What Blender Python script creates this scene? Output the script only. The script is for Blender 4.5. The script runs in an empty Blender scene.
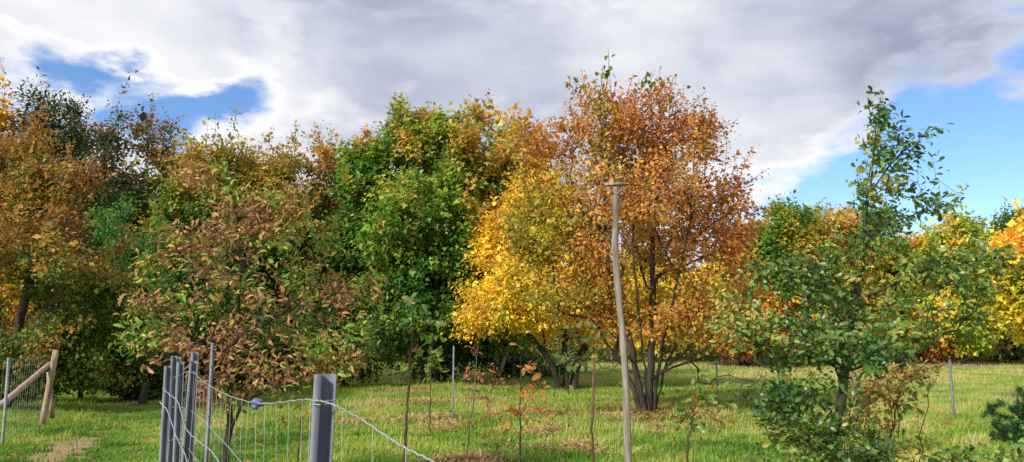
import bpy, math
import numpy as np
from mathutils import Vector, Matrix

rng = np.random.default_rng(7)
R = math.radians
scene = bpy.context.scene
COL = scene.collection

# ------------------------------------------------------------------ camera
IMW, IMH, F, HORIZON = 1024, 462, 765.0, 335.0
CAMZ = 1.7
PITCH = math.atan((HORIZON - IMH / 2) / F)
cam = bpy.data.cameras.new('camera')
cam.sensor_width = 36.0
cam.lens = 36.0 * F / IMW
cam.clip_start = 0.05
cam.clip_end = 3000
camo = bpy.data.objects.new('camera', cam)
camo.location = (0, 0, CAMZ)
camo.rotation_euler = (R(90) + PITCH, 0, 0)
COL.objects.link(camo)
scene.camera = camo

def W(px, py, Y):
    """point seen at pixel (px, py) of the photograph, at depth Y metres in front of the camera"""
    x = (px - IMW / 2) / F
    y = (IMH / 2 - py) / F
    d = np.array([x, math.cos(PITCH) - y * math.sin(PITCH), math.sin(PITCH) + y * math.cos(PITCH)])
    t = Y / d[1]
    return np.array([0, 0, CAMZ]) + d * t

def WD(px, py):
    d = W(px, py, 1.0) - np.array([0, 0, CAMZ])
    return d / np.linalg.norm(d)

def S(pix, Y):
    return pix * Y / F

# ------------------------------------------------------------------ world
SUN_EL, SUN_AZ = R(36), R(222)          # azimuth clockwise from +Y: sun behind and left of the camera
sdir = Vector((math.sin(SUN_AZ) * math.cos(SUN_EL), math.cos(SUN_AZ) * math.cos(SUN_EL), math.sin(SUN_EL)))
world = bpy.data.worlds.new('World')
scene.world = world
world.use_nodes = True
nt = world.node_tree
nt.nodes.clear()

class NG:
    def __init__(s, tree): s.t = tree
    def node(s, typ, **kw):
        n = s.t.nodes.new(typ)
        for k, v in kw.items(): setattr(n, k, v)
        return n
    def link(s, a, b): s.t.links.new(a, b)
    def put(s, sock, v):
        if hasattr(v, 'is_output') or isinstance(v, bpy.types.NodeSocket): s.link(v, sock)
        else: sock.default_value = v
    def m(s, op, a, b=None, c=None, clamp=False):
        n = s.node('ShaderNodeMath', operation=op, use_clamp=clamp)
        s.put(n.inputs[0], a)
        if b is not None: s.put(n.inputs[1], b)
        if c is not None: s.put(n.inputs[2], c)
        return n.outputs[0]
    def vm(s, op, a, b=None):
        n = s.node('ShaderNodeVectorMath', operation=op)
        s.put(n.inputs[0], a)
        if b is not None: s.put(n.inputs[1], b)
        return n.outputs['Value'] if op in ('DOT_PRODUCT', 'LENGTH') else n.outputs[0]
    def noise(s, vec, scale, detail=5, rough=0.55, dist=0.0, col=False):
        n = s.node('ShaderNodeTexNoise')
        if vec is not None: s.put(n.inputs['Vector'], vec)
        n.inputs['Scale'].default_value = scale
        n.inputs['Detail'].default_value = detail
        n.inputs['Roughness'].default_value = rough
        n.inputs['Distortion'].default_value = dist
        return n.outputs['Color'] if col else n.outputs['Fac']
    def step(s, v, lo, hi):
        n = s.node('ShaderNodeMapRange', interpolation_type='SMOOTHSTEP')
        s.put(n.inputs['Value'], v)
        n.inputs['From Min'].default_value = lo
        n.inputs['From Max'].default_value = hi
        return n.outputs[0]
    def mix(s, f, a, b):
        n = s.node('ShaderNodeMix', data_type='RGBA')
        s.put(n.inputs[0], f)
        for sock, v in ((n.inputs[6], a), (n.inputs[7], b)):
            s.put(sock, (*v, 1) if isinstance(v, tuple) and len(v) == 3 else v)
        return n.outputs[2]

g = NG(nt)
tc = g.node('ShaderNodeTexCoord').outputs['Generated']
sky = g.node('ShaderNodeTexSky', sky_type='NISHITA')
sky.sun_disc = False
sky.sun_elevation = SUN_EL
sky.sun_rotation = SUN_AZ
sky.dust_density = 0.4
sky.ozone_density = 3.5
sky.altitude = 100
hsv = g.node('ShaderNodeHueSaturation')
hsv.inputs['Hue'].default_value = 0.507
hsv.inputs['Saturation'].default_value = 1.15
hsv.inputs['Value'].default_value = 1.0
g.link(sky.outputs[0], hsv.inputs['Color'])
skymul = g.node('ShaderNodeVectorMath', operation='SCALE')
g.link(hsv.outputs[0], skymul.inputs[0])
skymul.inputs['Scale'].default_value = 0.105

dirn = g.vm('NORMALIZE', tc)
sc3 = g.vm('MULTIPLY', dirn, (1.0, 1.0, 2.3))
warp = g.noise(sc3, 3.0, 3, 0.5, col=True)
wv = g.vm('MULTIPLY', g.vm('SUBTRACT', warp, (0.5, 0.5, 0.5)), (0.16, 0.16, 0.16))
pv = g.vm('ADD', sc3, wv)
n_big = g.noise(pv, 2.6, 3, 0.5)
n_mid = g.noise(pv, 6.0, 6, 0.5)
n_fine = g.noise(pv, 17.0, 4, 0.5)
dwarp = g.vm('MULTIPLY', g.vm('SUBTRACT', g.noise(sc3, 8.0, 5, 0.52, col=True), (0.5, 0.5, 0.5)), (0.20, 0.20, 0.13))
dirw = g.vm('NORMALIZE', g.vm('ADD', dirn, dwarp))
def blob(px, py, rpix):
    d = WD(px, py)
    dt = g.vm('DOT_PRODUCT', dirw, tuple(float(v) for v in d))
    k = 1.0 / (rpix / F) ** 2
    e = g.m('MULTIPLY', g.m('SUBTRACT', dt, 1.0), 2 * k * 0.5)
    return g.m('POWER', 2.718, e)
def total(lst):
    acc = None
    for (a, px, py, r) in lst:
        t = g.m('MULTIPLY', blob(px, py, r), a)
        acc = t if acc is None else g.m('ADD', acc, t)
    return acc
# openings in the cloud cover (blue) and thick places (positive)
gaps = total([(-0.62, 62, 66, 24), (-0.55, 98, 84, 24), (-0.5, 125, 72, 20), (-0.5, 200, 104, 16), (-0.42, 232, 104, 20), (-0.42, 180, 112, 20),
              (-0.42, 172, 122, 20), (0.25, 100, 20, 60), (0.25, 170, 80, 22), (0.5, 78, 102, 16), (0.26, 15, 62, 18),
              (-0.66, 790, 212, 42), (-0.55, 762, 200, 26), (-0.66, 870, 192, 44), (-0.64, 940, 164, 44), (-0.62, 1010, 142, 44), (-0.5, 1010, 185, 34),
              (-0.5, 935, 200, 40), (0.45, 1010, 214, 16), (0.2, 985, 92, 24), (0.40, 800, 142, 46), (0.2, 880, 120, 30), (-0.3, 1040, 110, 40),
              (0.30, 400, 60, 170), (0.34, 800, 40, 150), (0.2, 640, 130, 120)])
f0 = g.m('MULTIPLY', g.m('SUBTRACT', n_big, 0.5), 0.55)
f1 = g.m('MULTIPLY', g.m('SUBTRACT', n_mid, 0.5), 1.7)
f2 = g.m('MULTIPLY', g.m('SUBTRACT', n_fine, 0.5), 0.7)
field = g.m('ADD', g.m('ADD', f0, f1), g.m('ADD', f2, gaps))
field = g.m('ADD', field, 0.62)
mask = g.step(field, 0.16, 0.72)
thick = g.step(field, 0.50, 0.98)
bright = total([(0.5, 265, 100, 40), (0.25, 90, 40, 60), (0.2, 190, 85, 35), (0.45, 630, 20, 50), (0.45, 790, 150, 60), (-0.2, 1000, 30, 60), (0.5, 1005, 212, 20),
                (-0.26, 890, 60, 90), (-0.15, 780, 70, 80), (-0.08, 500, 60, 110), (-0.1, 470, 40, 120), (-0.12, 330, 30, 60), (0.3, 690, 165, 50)])
lum = g.m('ADD', g.m('ADD', g.m('MULTIPLY', g.m('SUBTRACT', n_mid, 0.5), 1.1), g.m('ADD', bright, g.m('MULTIPLY', g.m('SUBTRACT', n_big, 0.5), 1.2))),
          g.m('SUBTRACT', 0.54, g.m('MULTIPLY', thick, 0.12)))
lum = g.m('ADD', lum, g.m('MULTIPLY', g.m('SUBTRACT', 1.0, thick), 0.40))
lumc = g.m('MINIMUM', g.m('MAXIMUM', lum, 0.0), 1.0)
ramp = g.node('ShaderNodeValToRGB')
cr = ramp.color_ramp
cr.elements[0].position = 0.0; cr.elements[0].color = (0.20, 0.225, 0.30, 1)
cr.elements[1].position = 1.0; cr.elements[1].color = (0.56, 0.56, 0.57, 1)
e = cr.elements.new(0.45); e.color = (0.365, 0.385, 0.445, 1)
g.link(lumc, ramp.inputs[0])
skycol = g.mix(mask, skymul.outputs[0], ramp.outputs[0])
bg = g.node('ShaderNodeBackground')
g.link(skycol, bg.inputs['Color'])
bg.inputs['Strength'].default_value = 1.0
out = g.node('ShaderNodeOutputWorld')
g.link(bg.outputs[0], out.inputs['Surface'])

sun = bpy.data.lights.new('sun', 'SUN')
sun.energy = 3.4
sun.angle = R(10.0)
sun.color = (1.0, 0.93, 0.82)
suno = bpy.data.objects.new('sun', sun)
suno.rotation_euler = sdir.to_track_quat('Z', 'Y').to_euler()
suno.location = (0, 0, 40)
COL.objects.link(suno)

vs = scene.view_settings
vs.view_transform = 'Standard'
vs.look = 'None'
vs.exposure = 0.85
vs.gamma = 1.0
vs.use_curve_mapping = False
scene.render.engine = 'CYCLES'
scene.cycles.max_bounces = 10
scene.cycles.diffuse_bounces = 7
scene.cycles.transmission_bounces = 6
scene.cycles.glossy_bounces = 2
scene.cycles.use_denoising = False

# ------------------------------------------------------------------ helpers
def lin(c):
    c = np.array(c, float) / 255.0
    return np.where(c <= 0.04045, c / 12.92, ((c + 0.055) / 1.055) ** 2.4)

def tag(o, label=None, cat=None, group=None, kind=None):
    if label: o['label'] = label
    if cat: o['category'] = cat
    if group: o['group'] = group
    if kind: o['kind'] = kind
    return o

def empty(name, loc, parent=None):
    o = bpy.data.objects.new(name, None)
    o.empty_display_size = 0.2
    o.location = tuple(float(v) for v in loc)
    COL.objects.link(o)
    if parent: o.parent = parent
    return o

def mesh_from(name, V, faces, mat, col=None, smooth=False):
    """V (n,3); faces: list of integer arrays (m,k)"""
    me = bpy.data.meshes.new(name)
    V = np.asarray(V, np.float32)
    me.vertices.add(len(V))
    me.vertices.foreach_set('co', V.ravel())
    if isinstance(faces, np.ndarray): faces = [faces]
    faces = [f for f in faces if len(f)]
    tot = np.concatenate([np.full(len(f), f.shape[1]) for f in faces])
    idx = np.concatenate([f.ravel() for f in faces]).astype(np.int32)
    me.loops.add(len(idx))
    me.loops.foreach_set('vertex_index', idx)
    me.polygons.add(len(tot))
    st = np.concatenate([[0], np.cumsum(tot)[:-1]]).astype(np.int32)
    me.polygons.foreach_set('loop_start', st)
    if smooth: me.polygons.foreach_set('use_smooth', np.ones(len(tot), bool))
    me.update(calc_edges=True)
    if col is not None:
        a = me.attributes.new('Col', 'FLOAT_COLOR', 'POINT')
        c4 = np.ones((len(V), 4), np.float32)
        c4[:, :3] = col
        a.data.foreach_set('color', c4.ravel())
    me.materials.append(mat)
    return me

def link(name, me, parent=None, origin=None):
    """origin: world position of the parent empty (mesh vertices are in world space)"""
    o = bpy.data.objects.new(name, me)
    COL.objects.link(o)
    if parent: o.parent = parent
    return o

def norm(a):
    return a / np.maximum(np.linalg.norm(a, axis=-1, keepdims=True), 1e-9)

class Smooth:
    """smooth pseudo-noise in about -1..1"""
    def __init__(s, scale, seed):
        r = np.random.default_rng(seed)
        s.k = r.normal(size=(10, 3)) / scale * 2.2
        s.p = r.uniform(0, 6.28, 10)
    def __call__(s, P):
        return np.sin(P @ s.k.T + s.p).sum(1) / 3.2

# ------------------------------------------------------------------ materials
def new_mat(name):
    m = bpy.data.materials.new(name)
    m.use_nodes = True
    m.node_tree.nodes.clear()
    return m, NG(m.node_tree)

def leaf_mat(name, rough=0.5, trans=0.45, spec=0.3):
    m, g = new_mat(name)
    at = g.node('ShaderNodeAttribute', attribute_name='Col')
    p = g.node('ShaderNodeBsdfPrincipled')
    geo = g.node('ShaderNodeNewGeometry')
    nz = g.noise(geo.outputs['Position'], 25.0, 2)
    mul = g.m('ADD', 0.72, g.m('MULTIPLY', nz, 0.56))
    sc = g.node('ShaderNodeVectorMath', operation='SCALE')
    g.link(at.outputs['Color'], sc.inputs[0]); g.link(mul, sc.inputs['Scale'])
    g.link(sc.outputs[0], p.inputs['Base Color'])
    p.inputs['Roughness'].default_value = rough
    p.inputs['Specular IOR Level'].default_value = spec
    t = g.node('ShaderNodeBsdfTranslucent')
    g.link(sc.outputs[0], t.inputs['Color'])
    mx = g.node('ShaderNodeMixShader')
    mx.inputs[0].default_value = trans
    g.link(p.outputs[0], mx.inputs[1]); g.link(t.outputs[0], mx.inputs[2])
    o = g.node('ShaderNodeOutputMaterial')
    g.link(mx.outputs[0], o.inputs['Surface'])
    return m

def bark_mat(name, c1, c2, scale=18.0, stretch=5.0, rough=0.9, bump=0.5):
    m, g = new_mat(name)
    geo = g.node('ShaderNodeNewGeometry')
    v = g.vm('MULTIPLY', geo.outputs['Position'], (1.0, 1.0, 1.0 / stretch))
    n = g.noise(v, scale, 6, 0.65)
    n2 = g.noise(geo.outputs['Position'], 2.3, 3)
    f = g.m('ADD', g.m('MULTIPLY', n, 0.75), g.m('MULTIPLY', n2, 0.3))
    c = g.mix(g.step(f, 0.35, 0.70), tuple(c1), tuple(c2))
    p = g.node('ShaderNodeBsdfPrincipled')
    g.link(c, p.inputs['Base Color'])
    p.inputs['Roughness'].default_value = rough
    p.inputs['Specular IOR Level'].default_value = 0.2
    b = g.node('ShaderNodeBump')
    b.inputs['Strength'].default_value = bump
    b.inputs['Distance'].default_value = 0.02
    g.link(n, b.inputs['Height']); g.link(b.outputs[0], p.inputs['Normal'])
    o = g.node('ShaderNodeOutputMaterial')
    g.link(p.outputs[0], o.inputs['Surface'])
    return m

def metal_mat(name, c1, c2, rough=0.45, metallic=0.75):
    m, g = new_mat(name)
    geo = g.node('ShaderNodeNewGeometry')
    v = g.vm('MULTIPLY', geo.outputs['Position'], (1.0, 1.0, 0.35))
    n = g.noise(v, 40.0, 5, 0.6)
    n2 = g.noise(geo.outputs['Position'], 7.0, 3)
    f = g.m('ADD', g.m('MULTIPLY', n, 0.5), g.m('MULTIPLY', n2, 0.5))
    c = g.mix(g.step(f, 0.30, 0.70), tuple(c1), tuple(c2))
    p = g.node('ShaderNodeBsdfPrincipled')
    g.link(c, p.inputs['Base Color'])
    p.inputs['Metallic'].default_value = metallic
    g.link(g.m('ADD', rough - 0.1, g.m('MULTIPLY', n, 0.25)), p.inputs['Roughness'])
    o = g.node('ShaderNodeOutputMaterial')
    g.link(p.outputs[0], o.inputs['Surface'])
    return m

M_LEAF = leaf_mat('leaf')
M_OAK = leaf_mat('oak_leaf', 0.38, 0.25, 0.5)
M_DRY = leaf_mat('dry_leaf', 0.7, 0.25, 0.2)
M_GRASS = leaf_mat('grass_blade', 0.6, 0.45, 0.2)
M_BARK = bark_mat('bark_grey_brown', (0.025, 0.02, 0.016), (0.095, 0.075, 0.06))
M_BARKD = bark_mat('bark_dark', (0.02, 0.017, 0.014), (0.075, 0.06, 0.048))
M_STEM = bark_mat('sapling_bark', (0.07, 0.035, 0.025), (0.19, 0.10, 0.07), 60)
M_STEMG = bark_mat('grey_sapling_bark', (0.12, 0.10, 0.08), (0.30, 0.26, 0.21), 60)
M_POLE = bark_mat('weathered_pole_wood', (0.12, 0.10, 0.082), (0.32, 0.285, 0.24), 26, 14, 0.85, 0.6)
M_TIMBER = bark_mat('peeled_fence_timber', (0.17, 0.11, 0.08), (0.42, 0.31, 0.24), 22, 8, 0.85, 0.5)
M_GALV = metal_mat('galvanised_steel', (0.085, 0.10, 0.12), (0.155, 0.175, 0.20), 0.6, 0.3)
M_WIRE = metal_mat('galvanised_wire', (0.20, 0.21, 0.22), (0.34, 0.355, 0.37), 0.55, 0.4)
M_WIREF = metal_mat('weathered_wire', (0.22, 0.23, 0.22), (0.36, 0.37, 0.36), 0.6, 0.3)
M_PAINT = metal_mat('green_grey_steel', (0.13, 0.17, 0.15), (0.26, 0.31, 0.29), 0.6, 0.2)
M_BLUE = metal_mat('blue_plastic', (0.05, 0.06, 0.17), (0.09, 0.10, 0.25), 0.5, 0.0)

# ------------------------------------------------------------------ tree skeletons
class Skel:
    def __init__(s, seed=0, cap=30000):
        s.pos = np.zeros((cap, 3)); s.par = np.full(cap, -1); s.plen = np.zeros(cap)
        s.limb = np.zeros(cap, int); s.dir = np.zeros((cap, 3)); s.n = 0
        s.noatt = np.zeros(cap)
        s.r = np.random.default_rng(seed)
        s.tips = []
    def node(s, p, par, limb, noatt=0.0):
        i = s.n; s.n += 1
        s.pos[i] = p; s.par[i] = par; s.limb[i] = limb; s.noatt[i] = noatt
        if par >= 0:
            d = p - s.pos[par]; L = np.linalg.norm(d)
            s.plen[i] = s.plen[par] + L; s.dir[i] = d / max(L, 1e-6)
        else: s.dir[i] = (0, 0, 1)
        return i
    def line(s, pts, par=-1, limb=0, seg=0.25, clear=0.0, jit=0.015):
        """smooth polyline; clear: length from its start on which nothing may attach"""
        pts = [np.asarray(p, float) for p in pts]
        P = [pts[0]] + pts + [pts[-1]]
        acc = 0
        if par < 0 and s.n and pts[0][2] > 0.12:
            par = int(np.argmin(np.linalg.norm(s.pos[:s.n] - pts[0], axis=1)))
            P[1] = s.pos[par]; P[0] = s.pos[par]
        elif par < 0: par = s.node(pts[0], -1, limb, 9.0 if clear > 0 else 0.0)
        for k in range(1, len(P) - 2):
            a, b, c, d = P[k - 1], P[k], P[k + 1], P[k + 2]
            L = np.linalg.norm(c - b); m = max(1, int(L / seg))
            for j in range(1, m + 1):
                t = j / m
                q = 0.5 * ((2 * b) + (c - a) * t + (2 * a - 5 * b + 4 * c - d) * t * t + (3 * b - a - 3 * c + d) * t ** 3)
                q = q + s.r.normal(size=3) * jit
                acc += L / m
                par = s.node(q, par, limb, 9.0 if acc < clear else 0.0)
        return par
    def attach(s, T, bf=0.25, seg=0.25, down=0.5, droop=0.0, jit=0.03, sort_from=None):
        base = s.pos[0] if sort_from is None else sort_from
        T = T[np.argsort(np.linalg.norm(T - base, axis=1))]
        for t in T:
            n = s.n
            d = t - s.pos[:n]
            L = np.linalg.norm(d, axis=1) + 1e-6
            ca = (d * s.dir[:n]).sum(1) / L
            cost = L * (1 + 0.45 * (1 - ca)) + bf * s.plen[:n] + down * np.maximum(0, -d[:, 2]) + s.noatt[:n]
            i = int(np.argmin(cost))
            a = s.pos[i]; L0 = L[i]
            m = max(2, int(L0 / seg))
            d0 = norm(s.dir[i] * 0.6 + d[i] / L0)
            ctrl = a + d0 * L0 * 0.5 + np.array([0, 0, 0.08 * L0])
            par = i
            lim = s.limb[i]
            for j in range(1, m + 1):
                u = j / m
                q = (1 - u) ** 2 * a + 2 * u * (1 - u) * ctrl + u * u * t
                q = q + np.array([0, 0, -droop * u * u * L0])
                if j < m: q = q + s.r.normal(size=3) * jit * min(1, L0)
                par = s.node(q, par, lim)
            s.tips.append(par)
    def radii(s, rtip, rbase):
        n = s.n
        cnt = np.zeros(n); haschild = np.zeros(n, bool)
        for i in range(n - 1, -1, -1):
            if not haschild[i]: cnt[i] = max(cnt[i], 1)
            p = s.par[i]
            if p >= 0: cnt[p] += cnt[i]; haschild[p] = True
        cmax = max(cnt[:n].max(), 4)
        ex = math.log(max(rbase / rtip, 1.01)) / math.log(cmax)
        s.rad = rtip * cnt ** ex * (1.12 - 0.24 * s.plen[:n] / max(s.plen[:n].max(), 1e-6))
        s.cnt = cnt
        return s.rad
    def chains(s):
        n = s.n
        best = np.full(n, -1); bc = np.zeros(n)
        for i in range(n):
            p = s.par[i]
            if p >= 0 and s.limb[i] == s.limb[p] and s.cnt[i] > bc[p]: bc[p] = s.cnt[i]; best[p] = i
        res = []
        for i in range(n):
            p = s.par[i]
            if p < 0 or best[p] != i:
                ch = [p] if p >= 0 else []
                j = i
                while j >= 0: ch.append(j); j = best[j]
                if len(ch) > 1: res.append((s.limb[i], np.array(ch), p >= 0))
        return res

def tube(P, r, k):
    """verts, faces of a tube along P with radii r"""
    n = len(P)
    T = np.zeros_like(P)
    T[1:-1] = P[2:] - P[:-2]; T[0] = P[1] - P[0]; T[-1] = P[-1] - P[-2]
    T = norm(T)
    ref = np.array([1.0, 0, 0]) if abs(T[:, 0]).mean() < 0.8 else np.array([0, 1.0, 0])
    U = norm(np.cross(T, ref)); V = np.cross(T, U)
    a = np.arange(k) * 2 * math.pi / k
    ring = (np.cos(a)[None, :, None] * U[:, None, :] + np.sin(a)[None, :, None] * V[:, None, :]) * r[:, None, None]
    Vt = (P[:, None, :] + ring).reshape(-1, 3)
    i = np.arange(n - 1)[:, None] * k; j = np.arange(k)[None, :]; j2 = (j + 1) % k
    Fq = np.stack([i + j, i + j2, i + k + j2, i + k + j], -1).reshape(-1, 4)
    return Vt, Fq

class Acc:
    def __init__(s): s.V = []; s.Q = []; s.T = []; s.n = 0
    def add(s, V, Q=None, T=None):
        s.V.append(V)
        if Q is not None: s.Q.append(np.asarray(Q) + s.n)
        if T is not None: s.T.append(np.asarray(T) + s.n)
        s.n += len(V)
    def tube(s, P, r, k=6, cap=True):
        P = np.asarray(P, float)
        r = np.broadcast_to(np.asarray(r, float), (len(P),))
        V, Q = tube(P, r, k)
        if cap:
            m = len(V)
            V = np.vstack([V, P[:1], P[-1:]])
            j = np.arange(k); j2 = (j + 1) % k
            T = np.vstack([np.stack([j2, j, np.full(k, m)], 1), np.stack([m - k + j, m - k + j2, np.full(k, m + 1)], 1)])
            s.add(V, Q, T)
        else: s.add(V, Q)
    def box(s, c, ex, ey, ez):
        """box with centre c and half-axis vectors ex, ey, ez"""
        c, ex, ey, ez = (np.asarray(v, float) for v in (c, ex, ey, ez))
        V = np.array([c + a * ex + b * ey + d * ez for d in (-1, 1) for b in (-1, 1) for a in (-1, 1)])
        s.add(V, [[0, 2, 3, 1], [4, 5, 7, 6], [0, 1, 5, 4], [2, 6, 7, 3], [0, 4, 6, 2], [1, 3, 7, 5]])
    def mesh(s, name, mat, smooth=True, col=None):
        fs = []
        if s.Q: fs.append(np.vstack(s.Q))
        if s.T: fs.append(np.vstack(s.T))
        return mesh_from(name, np.vstack(s.V), fs, mat, col, smooth)

def wood(sk, rtip, rbase, mat, parent, origin, names=None, flare=0.0, minr=0.0):
    """trunk and limb meshes of a skeleton, one object for every limb id"""
    sk.radii(rtip, rbase)
    groups = {}
    for lim, ch, att in sk.chains():
        P = sk.pos[ch] - origin; r = sk.rad[ch].copy()
        if att: r[0] = min(r[0], r[1] * 1.25)
        if r.max() < minr: continue
        if flare and not att:
            h = P[:, 2]; r = r * (1 + flare * np.exp(-np.maximum(h, 0) / 0.18))
        k = 10 if r.max() > 0.06 else 6 if r.max() > 0.02 else 4 if r.max() > 0.008 else 3
        groups.setdefault(lim, Acc()).tube(P, r, k, cap=False)
    for lim in sorted(groups):
        nm = (names or {}).get(lim, 'trunk' if lim == 0 else 'limb')
        link(nm, groups[lim].mesh(nm, mat), parent)

# ------------------------------------------------------------------ leaves
RHOMB = (np.array([[0, 0, 0], [-0.36, 0.48, 0.10], [0.02, 1, -0.06], [0.36, 0.46, 0.10]]), np.array([[0, 2, 1], [0, 3, 2]]))
NARROW = (np.array([[0, 0, 0], [-0.2, 0.5, 0.07], [0.0, 1, -0.1], [0.2, 0.5, 0.07]]), np.array([[0, 2, 1], [0, 3, 2]]))
MAPLE = (np.array([[0, 0, 0], [-0.5, 0.28, 0.05], [-0.22, 0.5, 0.08], [0, 1, -0.08], [0.22, 0.5, 0.08], [0.5, 0.28, 0.05]]),
         np.array([[0, 2, 1], [0, 3, 2], [0, 4, 3], [0, 5, 4]]))
def lobed(width=1.0, curl=0.25, fold=0.25, ys=None, ws=None):
    ys = np.array([0, .12, .22, .32, .44, .53, .66, .76, .88, 1.0]) if ys is None else np.array(ys)
    ws = np.array([.015, .07, .20, .11, .29, .15, .30, .15, .18, .01]) * width if ws is None else np.array(ws) * width
    z = -curl * (ys - 0.3) ** 2
    n = len(ys)
    mid = np.stack([np.zeros(n), ys, z], 1)
    Lf = np.stack([-ws, ys + 0.05 * (ws > .16), z + ws * fold], 1)
    Rt = np.stack([ws, ys + 0.05 * (ws > .16), z + ws * fold], 1)
    V = np.vstack([mid, Lf, Rt])
    i = np.arange(n - 1)
    Q = np.vstack([np.stack([i, i + 1, n + i + 1, n + i], 1), np.stack([i, 2 * n + i, 2 * n + i + 1, i + 1], 1)])
    T = np.vstack([Q[:, [0, 1, 2]], Q[:, [0, 2, 3]]])
    return V, T
OAK = lobed(1.0, 0.35, 0.2)
OAKDRY = lobed(0.72, 0.7, 0.5)

def frames(axis, nrm):
    y = norm(axis)
    z = norm(nrm - (nrm * y).sum(1, keepdims=True) * y)
    x = np.cross(y, z)
    return np.stack([x, y, z], 1)        # rows x,y,z

def leaf_arrays(P, Fm, size, tmpl):
    V, T = tmpl
    n = len(P); k = len(V)
    out = np.einsum('vk,nkj->nvj', V, Fm) * size[:, None, None] + P[:, None, :]
    idx = (np.arange(n)[:, None, None] * k + T[None]).reshape(-1, 3)
    return out.reshape(-1, 3), idx, k

def ramp_color(v, cols):
    cols = np.array([lin(c) for c in cols])
    x = np.clip(v, 0, 0.9999) * (len(cols) - 1)
    i = x.astype(int); f = (x - i)[:, None]
    return cols[i] * (1 - f) + cols[i + 1] * f

def uni(x):
    r = np.empty(len(x)); r[np.argsort(x)] = np.linspace(0, 1, len(x)); return r

def tint(P, cols, r, seed, scale=1.2, a_noise=1.0, a_rand=0.6, a_dir=None, val=0.22, flat=None):
    v = a_noise * Smooth(scale, seed)(P) * 0.7 + a_noise * 0.5 * Smooth(scale * 0.35, seed + 1)(P) + a_rand * r.normal(size=len(P)) * 0.6
    if a_dir is not None:
        d = np.array(a_dir, float)
        q = P @ d
        v = v + (q - q.mean()) / max(q.std(), 1e-6) * np.linalg.norm(d)
    c = ramp_color(uni(v), cols)
    return c * np.exp(r.normal(size=(len(P), 1)) * val) * GAIN
GAIN = 1.2

def leaf_cloud(tips, dirs, per, sig, r, flat=0.6, back=0.5, center=None, out_w=0.5, up_w=0.7, droop=0.3):
    n = len(tips) * per
    i = np.repeat(np.arange(len(tips)), per)
    k = r.uniform(0, 1, n)
    off = norm(r.normal(size=(n, 3))) * sig * 1.9 * (r.uniform(0, 1, n) ** .6)[:, None]; off[:, 2] *= flat
    P = tips[i] - dirs[i] * (k * back)[:, None] + off
    outv = norm(P - center) if center is not None else np.zeros((n, 3))
    ax = norm(off + 1e-6) * 0.6 + r.normal(size=(n, 3)) * 0.6 + outv * 0.5 + np.array([0, 0, -droop])
    nm = np.array([0, 0, up_w]) + outv * out_w + r.normal(size=(n, 3)) * 0.45
    return P, frames(ax, nm), i

def ell_sample(ells, n, r, shell=2.6, noise=None, thr=-0.4, wts=None):
    """points in a union of ellipsoids (centre, radii), biased to the outside, with gaps"""
    C = np.array([e[0] for e in ells]); A = np.array([e[1] for e in ells])
    vol = np.prod(A, 1) ** 0.75 if wts is None else np.array(wts, float)
    out = []
    cnt = 0
    while cnt < n:
        m = n * 3
        i = r.choice(len(ells), m, p=vol / vol.sum())
        d = norm(r.normal(size=(m, 3)))
        P = C[i] + d * (r.uniform(0, 1, m) ** (1 / shell))[:, None] * A[i]
        # drop most points deep inside another ellipsoid
        deep = np.zeros(m, bool)
        for c, a in zip(C, A):
            deep |= (((P - c) / a) ** 2).sum(1) < 0.30
        keep = ~deep | (r.uniform(size=m) < 0.35)
        if noise is not None: keep &= noise(P) > thr
        keep &= P[:, 2] > 0.15
        out.append(P[keep]); cnt += keep.sum()
    return np.vstack(out)[:n]

def px_ells(lst, Y, depth=0.9, dY=None):
    """ellipses seen in the photograph -> ellipsoids standing at depth Y"""
    res = []
    for k, e in enumerate(lst):
        cx, cy, rx, ry = e[:4]
        y = Y + (e[4] if len(e) > 4 else 0)
        c = W(cx, cy, y)
        res.append((c, np.array([S(rx, y), S(rx, y) * depth, S(ry, y)])))
    return res

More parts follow.
